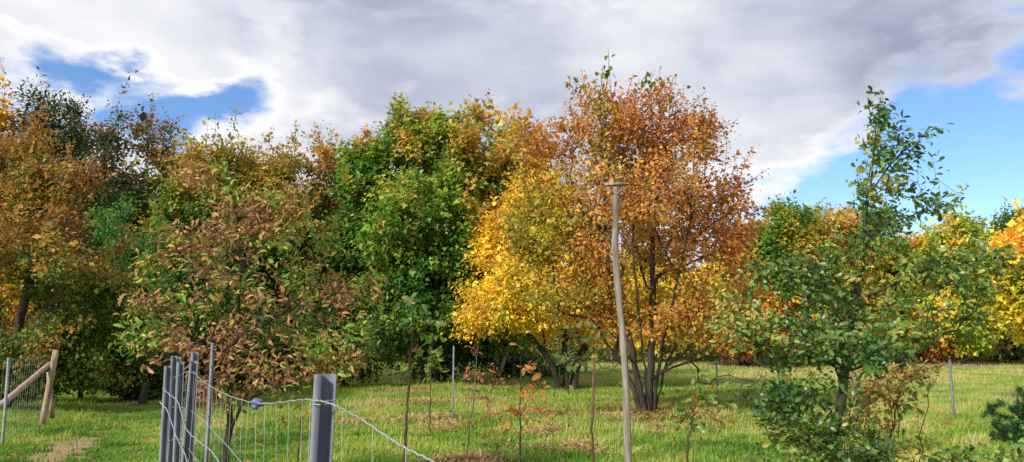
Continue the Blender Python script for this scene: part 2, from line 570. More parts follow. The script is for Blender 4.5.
def make_tree(name, label, cat, group, base, ells, Y, cols, seed, ntip=350, per=45, leaf=0.11, sig=0.28, tmpl=RHOMB,
              rbase=0.16, rtip=0.006, bark=None, seeds=None, a_dir=None, gap=-0.7, flat=0.55, scale=1.2, a_rand=0.6, depth=0.9,
              clear=1.2, extra=None, bf=0.25, shell=2.6, mat=None, lean=(0, 0), minr=0.0, droop=0.3, back=0.5, val=0.22, shoot=1.0, bare=None):
    r = np.random.default_rng(seed)
    B = np.array([base[0], base[1], -0.05])
    E = px_ells(ells, Y, depth)
    root = empty(name, (B[0], B[1], 0))
    org = np.array([B[0], B[1], 0.0])
    sk = Skel(seed)
    cen = np.mean([e[0] for e in E], axis=0)
    top = max(e[0][2] + e[1][2] for e in E)
    if seeds is None:
        mid = np.array([B[0] * 0.5 + cen[0] * 0.5, B[1] * 0.5 + cen[1] * 0.5, top * 0.45])
        end = np.array([cen[0], cen[1], top * 0.82])
        sk.line([B, B * 0.7 + mid * 0.3 + [lean[0], lean[1], 0], mid, end], clear=clear, seg=0.35)
    else:
        seeds(sk)
    T = ell_sample(E, ntip, r, shell, Smooth(1.1, seed + 5), gap)
    sk.attach(T, bf=bf, seg=0.35, down=0.6)
    if bare is not None:
        keep_tips = list(sk.tips); sk.attach(bare, bf=.05, seg=.2, down=.0, droop=.06); sk.tips = keep_tips
    # young shoots that stand out of the crown's outline
    tp = sk.pos[sk.tips]
    q = ((tp - cen) / np.abs(tp - cen).max(0)); q = np.linalg.norm(q, axis=1) + 0.5 * q[:, 2]
    pick = np.argsort(-q)[: int(len(tp) * 0.30)]
    pick = r.choice(pick, int(len(pick) * 0.6), replace=False)
    shoots = []
    for k in pick:
        i0 = sk.tips[k]
        d = norm((sk.dir[i0] * .5 + norm((tp[k] - cen)[None])[0] * .5 + [0, 0, .7] + r.normal(size=3) * .35)[None])[0]
        L = r.uniform(.25, .85) * shoot
        p = i0
        for j in range(3): p = sk.node(sk.pos[p] + d * L / 3 + r.normal(size=3) * .02, p, sk.limb[i0])
        shoots.append(p)
    wood(sk, rtip, rbase, bark or M_BARKD, root, org, flare=0.35, minr=minr)
    tips = sk.pos[sk.tips]; dirs = sk.dir[sk.tips]
    P, Fm, ti = leaf_cloud(tips, dirs, per, sig, r, flat, back, cen, droop=droop)
    st = sk.pos[shoots]; sd = sk.dir[shoots]
    P2, F2, t2 = leaf_cloud(st, sd, max(16, per // 2), leaf * .8, r, 1.0, .75 * shoot, cen, droop=droop)
    P = np.vstack([P, P2]); Fm = np.concatenate([Fm, F2]); ti = np.concatenate([ti, t2 + len(tips)])
    tips = np.vstack([tips, st])
    keep = P[:, 2] > 0.1
    P, Fm, ti = P[keep], Fm[keep], ti[keep]
    cc = tint(P, cols, r, seed + 9, scale, a_rand=a_rand, a_dir=a_dir, val=val)
    # whole sprays differ a little in tone as well
    cc = cc * np.exp(r.normal(size=(len(tips), 1)) * 0.12)[ti]
    size = leaf * np.exp(r.normal(size=len(P)) * 0.32)
    V, T3, k = leaf_arrays(P - org, Fm, size, tmpl)
    crown = link('crown', mesh_from('crown', V, T3, mat or M_LEAF, np.repeat(cc, k, 0)), root)
    tag(root, label, cat, group)
    if extra: extra(root, org, r)
    return root, sk

def GX(px, Y):
    return W(px, HORIZON, Y)[0]

# ------------------------------------------------------------------ ground
def ground_z(x, y):
    return 0.03 * np.sin(x * 0.55 + 1.0) * np.cos(y * 0.4) + 0.02 * np.sin(x * 1.3 + y * 0.9)

def make_ground():
    xs = np.concatenate([np.linspace(-600, -45, 12), np.linspace(-40, 40, 161), np.linspace(45, 600, 12)])
    ys = np.concatenate([np.linspace(-60, -6, 6), np.linspace(-5, 65, 141), np.linspace(70, 1500, 16)])
    X, Yg = np.meshgrid(xs, ys)
    fade = np.clip(1.5 - np.hypot(X, Yg - 20) / 60, 0, 1)
    Z = ground_z(X, Yg) * fade
    V = np.stack([X, Yg, Z], -1).reshape(-1, 3)
    nx = len(xs)
    i = (np.arange(len(ys) - 1)[:, None] * nx + np.arange(nx - 1)[None]).reshape(-1)
    Q = np.stack([i, i + 1, i + nx + 1, i + nx], 1)
    m, g = new_mat('meadow_ground')
    geo = g.node('ShaderNodeNewGeometry')
    P = geo.outputs['Position']
    n1 = g.noise(P, 0.35, 5, 0.6); n2 = g.noise(P, 4.0, 6, 0.65); n3 = g.noise(P, 30.0, 4, 0.7)
    f = g.m('ADD', g.m('MULTIPLY', n2, 0.6), g.m('MULTIPLY', n3, 0.4))
    green = g.mix(g.step(n1, 0.35, 0.65), (0.11, 0.17, 0.032), (0.18, 0.22, 0.05))
    c = g.mix(g.step(f, 0.42, 0.66), green, (0.20, 0.17, 0.075))
    # bare trodden soil on the path
    acc = None
    for (x, y, rr) in DIRT:
        dv = g.vm('SUBTRACT', P, (x, y, 0.0))
        dv = g.vm('MULTIPLY', dv, (1.0, 0.6, 0.0))
        L = g.m('ADD', g.vm('LENGTH', dv), g.m('MULTIPLY', g.m('SUBTRACT', n2, 0.5), 0.7))
        s = g.m('SUBTRACT', 1.0, g.step(L, rr * 0.55, rr))
        acc = s if acc is None else g.m('MAXIMUM', acc, s)
    c = g.mix(acc, c, g.mix(n2, (0.22, 0.14, 0.085), (0.36, 0.25, 0.16)))
    p = g.node('ShaderNodeBsdfPrincipled')
    g.link(c, p.inputs['Base Color'])
    p.inputs['Roughness'].default_value = 0.95
    p.inputs['Specular IOR Level'].default_value = 0.1
    b = g.node('ShaderNodeBump'); b.inputs['Strength'].default_value = 0.6; b.inputs['Distance'].default_value = 0.05
    g.link(f, b.inputs['Height']); g.link(b.outputs[0], p.inputs['Normal'])
    o = g.node('ShaderNodeOutputMaterial'); g.link(p.outputs[0], o.inputs['Surface'])
    tag(link('ground', mesh_from('ground', V, Q, m, smooth=True)), kind='structure')

def gy(py):
    """distance of ground seen at pixel row py"""
    return CAMZ * F / (py - HORIZON)

def GP(px, py):
    Y = gy(py)
    return (GX(px, Y), Y)

DIRT = [(*GP(68, 450), 0.42), (*GP(84, 438), 0.40), (*GP(76, 444), 0.36), (*GP(80, 424), 0.32), (*GP(60, 460), 0.40)]
MULCH = [(399, 392, 0.6), (421, 402, 0.65), (441, 417, 0.7), (363, 421, 0.55), (478, 398, 0.6), (461, 424, 0.6), (466, 459, 0.45),
         (611, 417, 0.8), (551, 431, 0.5), (573, 444, 0.6), (420, 389, 0.5), (660, 428, 0.6), (520, 413, 0.45)]
make_ground()

def make_grass():
    r = np.random.default_rng(3)
    # density falls with distance, blades widen a little
    bands = [(3.2, 6, 300), (6, 9, 1200), (9, 13, 2600), (13, 18, 1500), (18, 26, 700), (26, 38, 260), (38, 60, 90)]
    Ps = []
    for y0, y1, dens in bands:
        hw = lambda y: y * 0.72 + 2.0
        n = int((y1 - y0) * (hw(y0) + hw(y1)) * dens)
        Y = r.uniform(y0, y1, n); X = r.uniform(-1, 1, n) * hw(y1)
        k = np.abs(X) < hw(Y)
        Ps.append(np.stack([X[k], Y[k], np.zeros(k.sum())], 1))
    P = np.vstack(Ps)
    # tufts
    tn = Smooth(0.5, 11)(P) * 0.5 + Smooth(0.16, 12)(P) * 0.5
    P = P[r.uniform(size=len(P)) < 0.62 + 0.38 * tn]
    for (x, y, rr) in DIRT:
        d = np.hypot(P[:, 0] - x, (P[:, 1] - y) * 0.6)
        P = P[(d + .12 * Smooth(.3, 33)(P) > rr * .85) | (r.uniform(size=len(P)) < 0.08)]
    P[:, 2] = ground_z(P[:, 0], P[:, 1])
    n = len(P)
    dist = P[:, 1]
    big = Smooth(2.5, 14)(P)
    tall = np.clip(0.5 + 0.35 * big + 0.35 * Smooth(0.5, 15)(P), 0.1, 1.4)
    h = (0.045 + 0.08 * tall) * np.exp(r.normal(size=n) * 0.3)
    # mown shorter on the path at the left
    pathd = np.abs(P[:, 0] - (-0.50 * P[:, 1] + 1.0))
    h *= np.where(pathd < 1.6, 0.55, 1.0)
    w = 0.003 + 0.00033 * dist
    a = r.uniform(0, 6.28, n)
    lean = r.uniform(0.1, 0.75, n)
    dx, dy = np.cos(a), np.sin(a)
    side = np.stack([-np.sin(a + r.normal(size=n) * .6), np.cos(a), np.zeros(n)], 1) * w[:, None]
    tip = P + np.stack([dx * h * lean, dy * h * lean, h], 1)
    mid = P + np.stack([dx * h * lean * 0.35, dy * h * lean * 0.35, h * 0.6], 1)
    V = np.stack([P - side, P + side, mid + side * 0.8, mid - side * 0.8, tip], 1).reshape(-1, 3)
    b = np.arange(n)[:, None] * 5
    near = dist < 15
    far = b[~near]; b = b[near]
    T = np.vstack([b + np.array([[0, 1, 2]]), b + np.array([[0, 2, 3]]), b + np.array([[3, 2, 4]]), far + np.array([[0, 1, 4]])])
    v = 0.75 * big + 0.75 * Smooth(0.8, 17)(P) + 0.9 * r.normal(size=n) * 0.45 + 0.04 * (P[:, 0] + 2) + 0.012 * (dist - 15)
    cols = [(78, 118, 40), (100, 142, 50), (124, 158, 60), (146, 170, 70), (166, 178, 86), (188, 180, 110), (198, 176, 128)]
    vv = np.clip(0.43 + 0.27 * v, 0, 1)
    c = ramp_color(vv, cols) * np.exp(r.normal(size=(n, 1)) * 0.12) * 1.05
    o = link('meadow_grass', mesh_from('meadow_grass', V, T, M_GRASS, np.repeat(c, 5, 0)))
    tag(o, 'green meadow grass with straw coloured blades across the whole clearing', 'grass', kind='stuff')
make_grass()

def straw_mound(px, py, rad, i):
    r = np.random.default_rng(100 + i)
    x, y = GP(px, py)
    n = int(900 * rad / 0.6)
    a = r.uniform(0, 6.28, n); q = np.sqrt(r.uniform(size=n)) * rad * 1.25 * (1 + 0.3 * r.normal(size=n)) * (1 + .3 * np.sin(a * 2 + i) + .2 * np.sin(a * 5 + 2 * i))
    q = np.clip(q, 0, 1.25 * rad * (1 + .3 * np.sin(a * 2 + i)))
    P = np.stack([q * np.cos(a) * 1.15, q * np.sin(a) * 0.9, np.zeros(n)], 1)
    P[:, 2] = 0.06 * np.exp(-(q / rad) ** 2 * 1.6) * r.uniform(0.5, 1.2, n) + 0.035
    b = r.uniform(0, 6.28, n)
    d = np.stack([np.cos(b), np.sin(b), r.normal(size=n) * 0.22 - 0.05], 1) * r.uniform(0.08, 0.24, n)[:, None]
    s = np.stack([-np.sin(b), np.cos(b), np.zeros(n)], 1) * 0.009
    V = np.stack([P - s, P + s, P + d * .55 + s + [0, 0, 0.018], P + d * .55 - s + [0, 0, 0.018], P + d], 1).reshape(-1, 3)
    k = np.arange(n)[:, None] * 5
    T = np.vstack([k + [[0, 1, 2]], k + [[0, 2, 3]], k + [[3, 2, 4]]])
    c = ramp_color(r.uniform(size=n), [(140, 108, 78), (176, 140, 104), (200, 166, 126), (184, 156, 108), (150, 150, 80)]) * np.exp(r.normal(size=(n, 1)) * .2) * 1.05
    # low domed core of matted straw under the loose stalks
    a2 = np.arange(16) * math.pi / 8
    rings = [np.array([[0, 0, .05]])]
    for f_, z_ in ((.35, .04), (.6, .02), (.8, -.015)):
        rr = rad * f_ * (1 + .12 * np.sin(a2 * 3 + i) + .06 * r.normal(size=16))
        rings.append(np.stack([rr * np.cos(a2) * 1.1, rr * np.sin(a2) * .85, np.full(16, z_)], 1))
    Vc = np.vstack(rings); j = np.arange(16); j2 = (j + 1) % 16
    Tc = [np.stack([np.zeros(16, int), 1 + j, 1 + j2], 1)]
    for q_ in (0, 1):
        o_ = 1 + 16 * q_
        Tc += [np.stack([o_ + j, o_ + 16 + j, o_ + 16 + j2], 1), np.stack([o_ + j, o_ + 16 + j2, o_ + j2], 1)]
    nV = len(V)
    V = np.vstack([V, Vc]); T = np.vstack([T] + [t_ + nV for t_ in Tc])
    cf = np.vstack([np.repeat(c, 5, 0), np.repeat(lin((166, 136, 100))[None], len(Vc), 0)])
    o = link('straw_mulch', mesh_from('straw_mulch', V, T, M_DRY, cf))
    o.location = (x, y, float(ground_z(x, y)))
    return o
MULCH_LABELS = ['brown mulch patch farthest back of the mulch left of the bare sapling', 'pale brown mulch patch just right of the bare reddish sapling at mid height',
                'brown mulch patch on grass in front of the back steel post', 'brown mulch patch between steel fence post top and bare reddish sapling',
                'brown mulch patch around the dry brown sapling before the back fence', 'long brown mulch patch in the grass below the back steel post',
                'brown mulch patch at the bottom edge around the pale thin sapling stem', 'wide brown litter patch left of the perch pole behind it',
                'small brown mulch patch right of the orange leaved oak sapling', 'brown mulch patch low between orange oak sapling and perch pole',
                'narrow brown mulch patch at the far edge of the lawn', 'brown litter patch just right of the perch pole in front of big tree',
                'small far mulch patch behind the orange leaved oak sapling']
for i, (px, py, rad) in enumerate(MULCH):
    tag(straw_mound(px, py, rad, i), MULCH_LABELS[i], 'mulch', 'straw mulch patches round the young trees')

# ------------------------------------------------------------------ trees
ORANGE = [(138, 142, 54), (168, 146, 56), (180, 138, 58), (184, 130, 60), (186, 126, 64), (176, 120, 64), (158, 110, 60)]

def main_tree():
    Y = 16.7
    bx = GX(648, Y)
    ells = [(600, 128, 46, 44, 0.2), (648, 118, 48, 40, -0.3), (690, 160, 46, 50, 0), (715, 215, 42, 52, 0.3), (560, 165, 46, 48, 0), (548, 222, 44, 48, -0.2),
            (640, 190, 70, 40, -1.3), (640, 210, 80, 60, 1.4), (575, 262, 52, 40, -0.6), (708, 268, 50, 40, -0.4), (728, 290, 40, 42, 0.4), (600, 300, 60, 28, 0.5),
            (530, 150, 22, 24, 0.3), (690, 315, 60, 22, -0.5), (545, 275, 42, 36, 0.3), (750, 262, 22, 40, 0.2), (735, 205, 22, 40, .1), (530, 235, 24, 36, .2), (705, 175, 34, 34, .8), (620, 160, 50, 40, .8), (706, 140, 24, 28, .2), (738, 180, 16, 28, .2)]
    def seeds(sk):
        def w(px, py, dy=0): return W(px, py, Y + dy)
        b = np.array([bx, Y, -0.1])
        def j(s): return b + np.array(s)
        sk.line([b, w(648, 395), w(651, 365), w(653, 320), w(652, 260), w(656, 190), w(652, 120)], limb=0, clear=1.3, seg=0.25)
        st = [
            (1, [j((-0.07, -.05, 0)), w(641, 395, -.1), w(632, 350, -.2), w(618, 300, -.3), w(606, 240, -.5), w(604, 170, -.5), w(598, 110, -.4)]),
            (2, [j((-0.10, .08, 0)), w(638, 400, .1), w(622, 365, .3), w(598, 330, .6), w(578, 270, .9), w(560, 200, 1.0), w(552, 150, 1.0)]),
            (3, [j((.07, -.06, 0)), w(656, 392, -.1), w(663, 350, -.4), w(676, 290, -.8), w(690, 220, -1.1), w(694, 150, -1.0)]),
            (4, [j((.09, .09, 0)), w(658, 398, .1), w(670, 360, .4), w(692, 310, .8), w(716, 250, 1.1), w(722, 190, 1.0)]),
            (5, [j((.0, -.10, 0)), w(646, 390, -.3), w(640, 330, -.8), w(634, 270, -1.2), w(632, 200, -1.4), w(628, 130, -1.2)]),
            (6, [w(652, 378, .1), w(690, 362, 0), w(735, 358, -.1), w(790, 372, -.2)]),
            (7, [w(640, 378, .1), w(612, 357, -.3), w(585, 345, -.4), w(560, 330, -.6)]),
            (8, [w(655, 372, .1), w(700, 340, .6), w(745, 318, 1.0), w(772, 300, 1.1)]),
            (9, [w(634, 358, -.2), w(600, 320, -.7), w(560, 290, -1.1), w(528, 262, -1.3)]),
            (10, [w(650, 385, -.1), w(668, 366, -.6), w(700, 350, -1.1), w(752, 345, -1.4)])]
        for lim, pts in st: sk.line(pts, limb=lim, clear=1.0 if lim < 6 else 0.5, seg=0.25, jit=0.02)
    rb = np.random.default_rng(44)
    bare = np.array([W(x, y, Y + rb.normal() * .7) for x, y in np.vstack([np.stack([rb.uniform(672, 800, 70), rb.uniform(338, 388, 70)], 1), np.stack([rb.uniform(555, 632, 40), rb.uniform(325, 378, 40)], 1)])])
    def extra(root, org, r):
        # bare whip shoots with green leaves standing above the crown
        A = Acc(); LP = []
        for (x0, y0, x1, y1) in [(604, 110, 609, 48), (600, 100, 603, 66), (647, 95, 652, 72), (655, 95, 662, 80), (575, 95, 577, 76), (640, 92, 645, 76)]:
            P = np.array([W(x0, y0, Y - .3) * (1 - t) + W(x1, y1, Y - .3) * t + r.normal(size=3) * .03 for t in np.linspace(0, 1, 7)]) - org
            A.tube(P, np.linspace(0.012, 0.004, 7), 4, cap=False)
            for k in range(9):
                t = r.uniform(0.35, 1)
                LP.append(W(x0, y0, Y - .3) * (1 - t) + W(x1, y1, Y - .3) * t + r.normal(size=3) * 0.09)
        link('whip_shoots', A.mesh('whip_shoots', M_BARK), root)
        LP = np.array(LP); n = len(LP)
        Fm = frames(r.normal(size=(n, 3)) + [0, 0, -.5], r.normal(size=(n, 3)) * .6 + [0, -.5, .4])
        V, T, k = leaf_arrays(LP - org, Fm, r.uniform(.12, .18, n), RHOMB)
        c = ramp_color(r.uniform(size=n), [(60, 80, 30), (110, 125, 40), (140, 130, 45)]) * GAIN
        link('green_shoot_leaves', mesh_from('green_shoot_leaves', V, T, M_LEAF, np.repeat(c, k, 0)), root)
        # loose bare twigs hanging from the low limbs
    make_tree('orange_tree', 'large orange brown autumn tree with several stems in the middle of the clearing', 'tree', None,
              (bx, Y), ells, Y, ORANGE, 21, ntip=1500, per=30, leaf=0.074, sig=0.19, rbase=0.082, rtip=0.0048, shoot=.75, bark=M_BARKD, seeds=seeds,
              a_dir=(0.45, -0.1, 0.25), gap=-0.55, bf=0.18, extra=extra, bare=bare, shell=2.0, a_rand=0.75)
main_tree()

MAPLEC = [(30, 62, 20), (44, 86, 26), (62, 108, 30), (96, 128, 34), (140, 130, 40), (196, 122, 40), (206, 108, 44)]
# the dense green maple
make_tree('green_maple', 'dense dark green maple turning orange at the top behind the lawn', 'tree', None, (GX(432, 27), 27),
          [(400, 160, 42, 38), (440, 150, 46, 36, -.5), (490, 150, 50, 42), (520, 170, 38, 46), (370, 195, 34, 42), (430, 225, 70, 66, -1), (420, 190, 50, 40, .5), (385, 265, 46, 56), (500, 235, 44, 62),
           (440, 300, 72, 52, -.6), (380, 325, 40, 36), (401, 122, 12, 20), (480, 318, 50, 40), (365, 172, 30, 30), (352, 235, 22, 46), (352, 305, 24, 40), (425, 130, 26, 20)], 27,
          [(46, 80, 28), (62, 102, 34), (80, 120, 40), (98, 134, 46), (116, 146, 52), (132, 150, 56), (156, 150, 60), (198, 142, 64)], 31,
          ntip=1350, per=60, leaf=0.135, sig=0.28, tmpl=MAPLE, flat=.45, rbase=0.26, a_dir=(0.4, -0.2, 0.6), gap=-1.2, scale=1.0, a_rand=0.7, minr=0.007)
# yellow tree between the maple and the orange tree
make_tree('yellow_tree', 'golden yellow leaved tree between the green maple and the orange tree', 'tree', None, (GX(566, 24.5), 24.5),
          [(505, 240, 36, 34), (480, 268, 30, 30), (525, 275, 46, 44, -1), (490, 310, 42, 24, -.8), (460, 325, 18, 12), (466, 300, 22, 22, -.4), (560, 240, 46, 44), (570, 300, 56, 36, -.5), (620, 285, 60, 44, .6),
           (540, 200, 32, 34), (615, 330, 50, 18), (680, 300, 50, 40, .5)], 24.5,
          [(156, 164, 54), (200, 184, 58), (222, 196, 62), (228, 200, 66), (220, 182, 64), (200, 158, 64)], 41,
          ntip=850, per=52, leaf=0.105, sig=0.26, rbase=0.11, gap=-0.45, a_dir=(-.2, 0, .1), minr=0.006,
          seeds=lambda sk: [sk.line([[GX(x0, 24.5), 24.5 + dy * .2, -.1]] + [W(x, y, 24.5 + dy) for x, y in pts], limb=i, clear=.9, seg=.3)
                            for i, (x0, dy, pts) in enumerate([(565, 0, [(566, 360), (560, 310), (545, 250), (540, 200)]), (560, -.5, [(550, 362), (525, 330), (495, 290)]), (572, .4, [(580, 358), (605, 320), (640, 280)])])])

# the wood on the left, tree by tree
BROWNO = [(66, 98, 38), (90, 116, 44), (120, 126, 52), (148, 124, 56), (158, 116, 58), (142, 104, 56)]
def lean_seed(pts):
    def f(sk): sk.line(pts, clear=1.0, seg=0.3)
    return f
make_tree('brown_hornbeam', 'big orange brown leaved tree nearest on the left edge', 'tree', 'trees of the wood at the left', (GX(6, 17), 17),
          [(25, 170, 40, 46), (-25, 210, 55, 80), (55, 200, 42, 46, -.4), (88, 250, 46, 42), (40, 265, 66, 62, -1), (100, 320, 44, 40), (10, 330, 60, 50, -.6), (70, 350, 50, 32, .4), (130, 290, 24, 30), (20, 375, 50, 22), (90, 372, 46, 18, .3)], 17,
          BROWNO, 51, ntip=620, per=74, leaf=0.078, sig=0.19, rbase=0.15, gap=-0.6, a_dir=(0.0, -.3, .6),
          seeds=lambda sk: (sk.line([[GX(6, 17), 17, -.1], W(10, 380, 17), W(22, 310, 16.8), W(40, 240, 16.7), W(42, 170, 16.8)], clear=.8, seg=.3),
                            sk.line([[GX(2, 17), 17.1, -.1], W(0, 350, 17.1), W(-8, 290, 17.2), W(-22, 200, 17.3)], limb=1, clear=.8, seg=.3)), bark=M_BARK, minr=0.004)
make_tree('yellow_crowned_tree', 'tree with bright yellow top at the far left edge behind the brown one', 'tree', 'trees of the wood at the left', (GX(-40, 24), 24),
          [(-6, 105, 22, 34), (-40, 150, 50, 70), (-60, 250, 60, 90), (-25, 325, 60, 55), (20, 300, 40, 50)], 24, [(120, 120, 30), (180, 140, 36), (214, 160, 44), (200, 130, 44)], 52, ntip=380, per=45, leaf=.12, sig=.28, minr=.006)
make_tree('locust_tree', 'dark feathery green tree rising behind the brown left tree', 'tree', 'trees of the wood at the left', (GX(52, 25), 25),
          [(50, 112, 30, 24), (28, 100, 14, 16), (72, 140, 34, 30), (40, 150, 44, 36), (60, 215, 60, 60)], 25, [(26, 48, 24), (40, 66, 30), (60, 84, 34), (84, 92, 36)], 53,
          ntip=330, per=42, leaf=.11, sig=.30, tmpl=NARROW, gap=-.15, shell=1.8, minr=.006)
make_tree('purple_green_tree', 'tall green tree with purplish brown upright shoots above the wood', 'tree', 'trees of the wood at the left', (GX(105, 28), 28),
          [(78, 125, 14, 30), (103, 122, 15, 32), (122, 130, 12, 28), (100, 170, 40, 40), (110, 230, 56, 60), (95, 300, 60, 60)], 28,
          [(34, 56, 24), (52, 78, 30), (76, 92, 40), (104, 90, 52), (120, 88, 62)], 54, ntip=480, per=56, leaf=.11, sig=.23, a_dir=(0, 0, .8), shoot=1.7, minr=.006, gap=-.7)
make_tree('shoot_topped_tree', 'brownish green tree with thin spiky top right of the tallest shoots', 'tree', 'trees of the wood at the left', (GX(158, 28.5), 28.5),
          [(143, 135, 11, 28), (162, 145, 13, 32), (180, 165, 14, 26), (158, 190, 38, 36), (160, 250, 50, 56), (165, 315, 55, 50)], 28.5,
          [(34, 58, 24), (52, 80, 30), (84, 98, 40), (116, 98, 50), (130, 96, 56)], 55, ntip=460, per=56, leaf=.11, sig=.23, a_dir=(0, 0, .7), shoot=1.7, minr=.006, gap=-.7)
make_tree('pale_green_locust', 'small pale green feathery tree in the shade of the wood', 'tree', 'trees of the wood at the left', (GX(132, 21.5), 21.5),
          [(128, 222, 28, 22), (142, 240, 26, 20), (125, 265, 30, 24)], 21.5, [(48, 92, 40), (70, 120, 48), (92, 140, 52)], 56, ntip=200, per=40, leaf=.09, sig=.22, tmpl=NARROW, gap=-.3, minr=.005, rbase=.08)
make_tree('orange_topped_tree', 'green tree with orange tipped top left of centre in the wood', 'tree', 'trees of the wood at the left', (GX(212, 26), 26),
          [(205, 152, 24, 24), (228, 150, 16, 20), (212, 185, 44, 34), (190, 230, 44, 46), (230, 245, 44, 50), (205, 310, 60, 56)], 26,
          [(44, 78, 32), (66, 104, 40), (98, 130, 46), (136, 138, 56), (168, 136, 62)], 57, ntip=460, per=62, leaf=.115, sig=.24, a_dir=(0, -.2, .8), shoot=1.7, minr=.006)
make_tree('mixed_green_tree', 'yellow green and orange tree in the middle of the wood edge', 'tree', 'trees of the wood at the left', (GX(272, 27), 27),
          [(262, 168, 20, 20), (285, 165, 22, 20), (270, 200, 42, 34), (300, 235, 40, 50), (255, 250, 44, 52), (275, 315, 60, 52)], 27,
          [(44, 82, 32), (70, 110, 40), (110, 136, 48), (146, 144, 58), (172, 138, 62)], 58, ntip=460, per=62, leaf=.115, sig=.24, a_dir=(0, -.2, .7), shoot=1.7, minr=.006)
make_tree('rust_topped_tree', 'rusty topped tree directly left of the green maple', 'tree', 'trees of the wood at the left', (GX(322, 28), 28),
          [(318, 160, 16, 18), (330, 185, 22, 30), (312, 215, 30, 40), (340, 255, 32, 46), (325, 315, 46, 48)], 28,
          [(44, 78, 32), (72, 106, 40), (112, 130, 48), (156, 138, 60), (176, 130, 64)], 59, ntip=340, per=62, leaf=.115, sig=.24, a_dir=(0, -.2, .8), shoot=1.7, minr=.006)
# undergrowth along the wood edge
for k, (px, Y, rx, cy, ry, lab) in enumerate([
        (140, 21, 34, 372, 16, 'low bright green shrub around the dark stump by the path'), (25, 19, 44, 372, 20, 'low green shrub behind the left wire mesh fence'),
        (225, 23, 40, 366, 18, 'low green shrub seen left of the brown leaved young tree stem'), (85, 20, 46, 350, 32, 'low olive shrub under the brown left tree by the path'), (180, 22, 50, 350, 34, 'dark green shrub in shade behind the near steel posts'),
        (268, 23, 46, 348, 34, 'dark green shrub behind the brown leaved oak'), (345, 25, 44, 345, 34, 'dark shrub at the left foot of the green maple'),
        (445, 28, 60, 350, 26, 'dark shrub under the green maple behind the wire fence'), (530, 30, 46, 352, 24, 'dark shrub behind the leaning brace of the back fence')]):
    make_tree('shrub', lab, 'shrub', 'shrubs at the edge of the wood', (GX(px, Y), Y), [(px, cy, rx, ry), (px - rx * .5, cy + 8, rx * .6, ry * .8), (px + rx * .5, cy + 6, rx * .6, ry * .8)], Y,
              [(40, 66, 30), (58, 88, 36), (82, 106, 42), (114, 116, 50)], 70 + k, ntip=150, per=50, leaf=.085, sig=.22, rbase=.05, clear=.1, minr=.005, depth=.6)

# right background trees
RB = [('hedge_tree', 'amber tree showing between orange crown and the right treeline', 742, 43, [(745, 250, 26, 24), (735, 285, 34, 34), (755, 310, 34, 36), (742, 330, 46, 26)], [(110, 120, 40), (170, 140, 48), (200, 140, 52), (196, 120, 54)], .1),
      ('hedge_tree', 'green and yellow tree behind the right edge of the orange tree', 785, 42, [(785, 222, 26, 18), (775, 255, 36, 36), (800, 270, 36, 40), (785, 320, 46, 34), (790, 205, 6, 14)], [(72, 108, 40), (102, 132, 46), (144, 152, 54), (196, 160, 62), (204, 140, 64)], .25),
      ('hedge_tree', 'orange and green round topped tree in the right treeline beside the oak', 830, 44, [(828, 228, 28, 20), (820, 262, 34, 38), (845, 275, 34, 40), (832, 325, 46, 30)], [(92, 122, 46), (130, 146, 54), (184, 162, 62), (208, 168, 74), (198, 136, 68)], .1),
      ('hedge_tree', 'green treeline tree directly behind the oak sapling stem', 876, 45, [(872, 226, 26, 18), (868, 260, 34, 38), (890, 275, 34, 40), (878, 325, 46, 30)], [(72, 104, 40), (98, 126, 48), (136, 146, 58), (184, 160, 66)], .2),
      ('hedge_tree', 'bright orange tree between the oak and the yellow green right trees', 922, 46, [(920, 252, 26, 18), (905, 272, 24, 24), (940, 272, 28, 26), (922, 320, 46, 36)], [(176, 160, 60), (206, 160, 66), (216, 146, 68), (214, 132, 70)], .1),
      ('hedge_tree', 'yellow green tree rising right of the bright orange tree', 958, 44, [(955, 232, 24, 20), (945, 262, 30, 30), (972, 258, 28, 34), (958, 310, 44, 42)], [(110, 142, 50), (156, 172, 58), (192, 186, 64), (204, 172, 66)], .15),
      ('hedge_tree', 'pale green far tree rising above the yellow trees at right edge', 1012, 52, [(1012, 222, 16, 16), (1022, 245, 24, 26), (1040, 240, 26, 40), (1020, 300, 40, 50)], [(74, 104, 44), (100, 128, 56), (140, 150, 70)], .1)]
for k, (nm, lab, px, Y, ells, cols, up) in enumerate(RB):
    make_tree(nm, lab, 'tree', 'trees of the right treeline', (GX(px, Y), Y), ells, Y, cols, 90 + k, ntip=420, per=44, leaf=.19, sig=.42, rbase=.18, a_dir=(0, 0, -up), minr=.01, scale=2.0, clear=.5)
make_tree('yellow_maple', 'vivid yellow maple hanging in from the right edge over the meadow', 'tree', None, (GX(1062, 19), 19),
          [(1010, 285, 34, 36), (1040, 250, 40, 40), (1000, 330, 26, 22), (1060, 310, 50, 50), (985, 298, 20, 24), (1080, 240, 40, 60)], 19,
          [(150, 166, 50), (196, 188, 56), (220, 200, 62), (222, 186, 66), (216, 164, 68)], 101, ntip=420, per=40, leaf=.13, sig=.24, tmpl=MAPLE, a_dir=(0, 0, .5), minr=.005, gap=-.4)

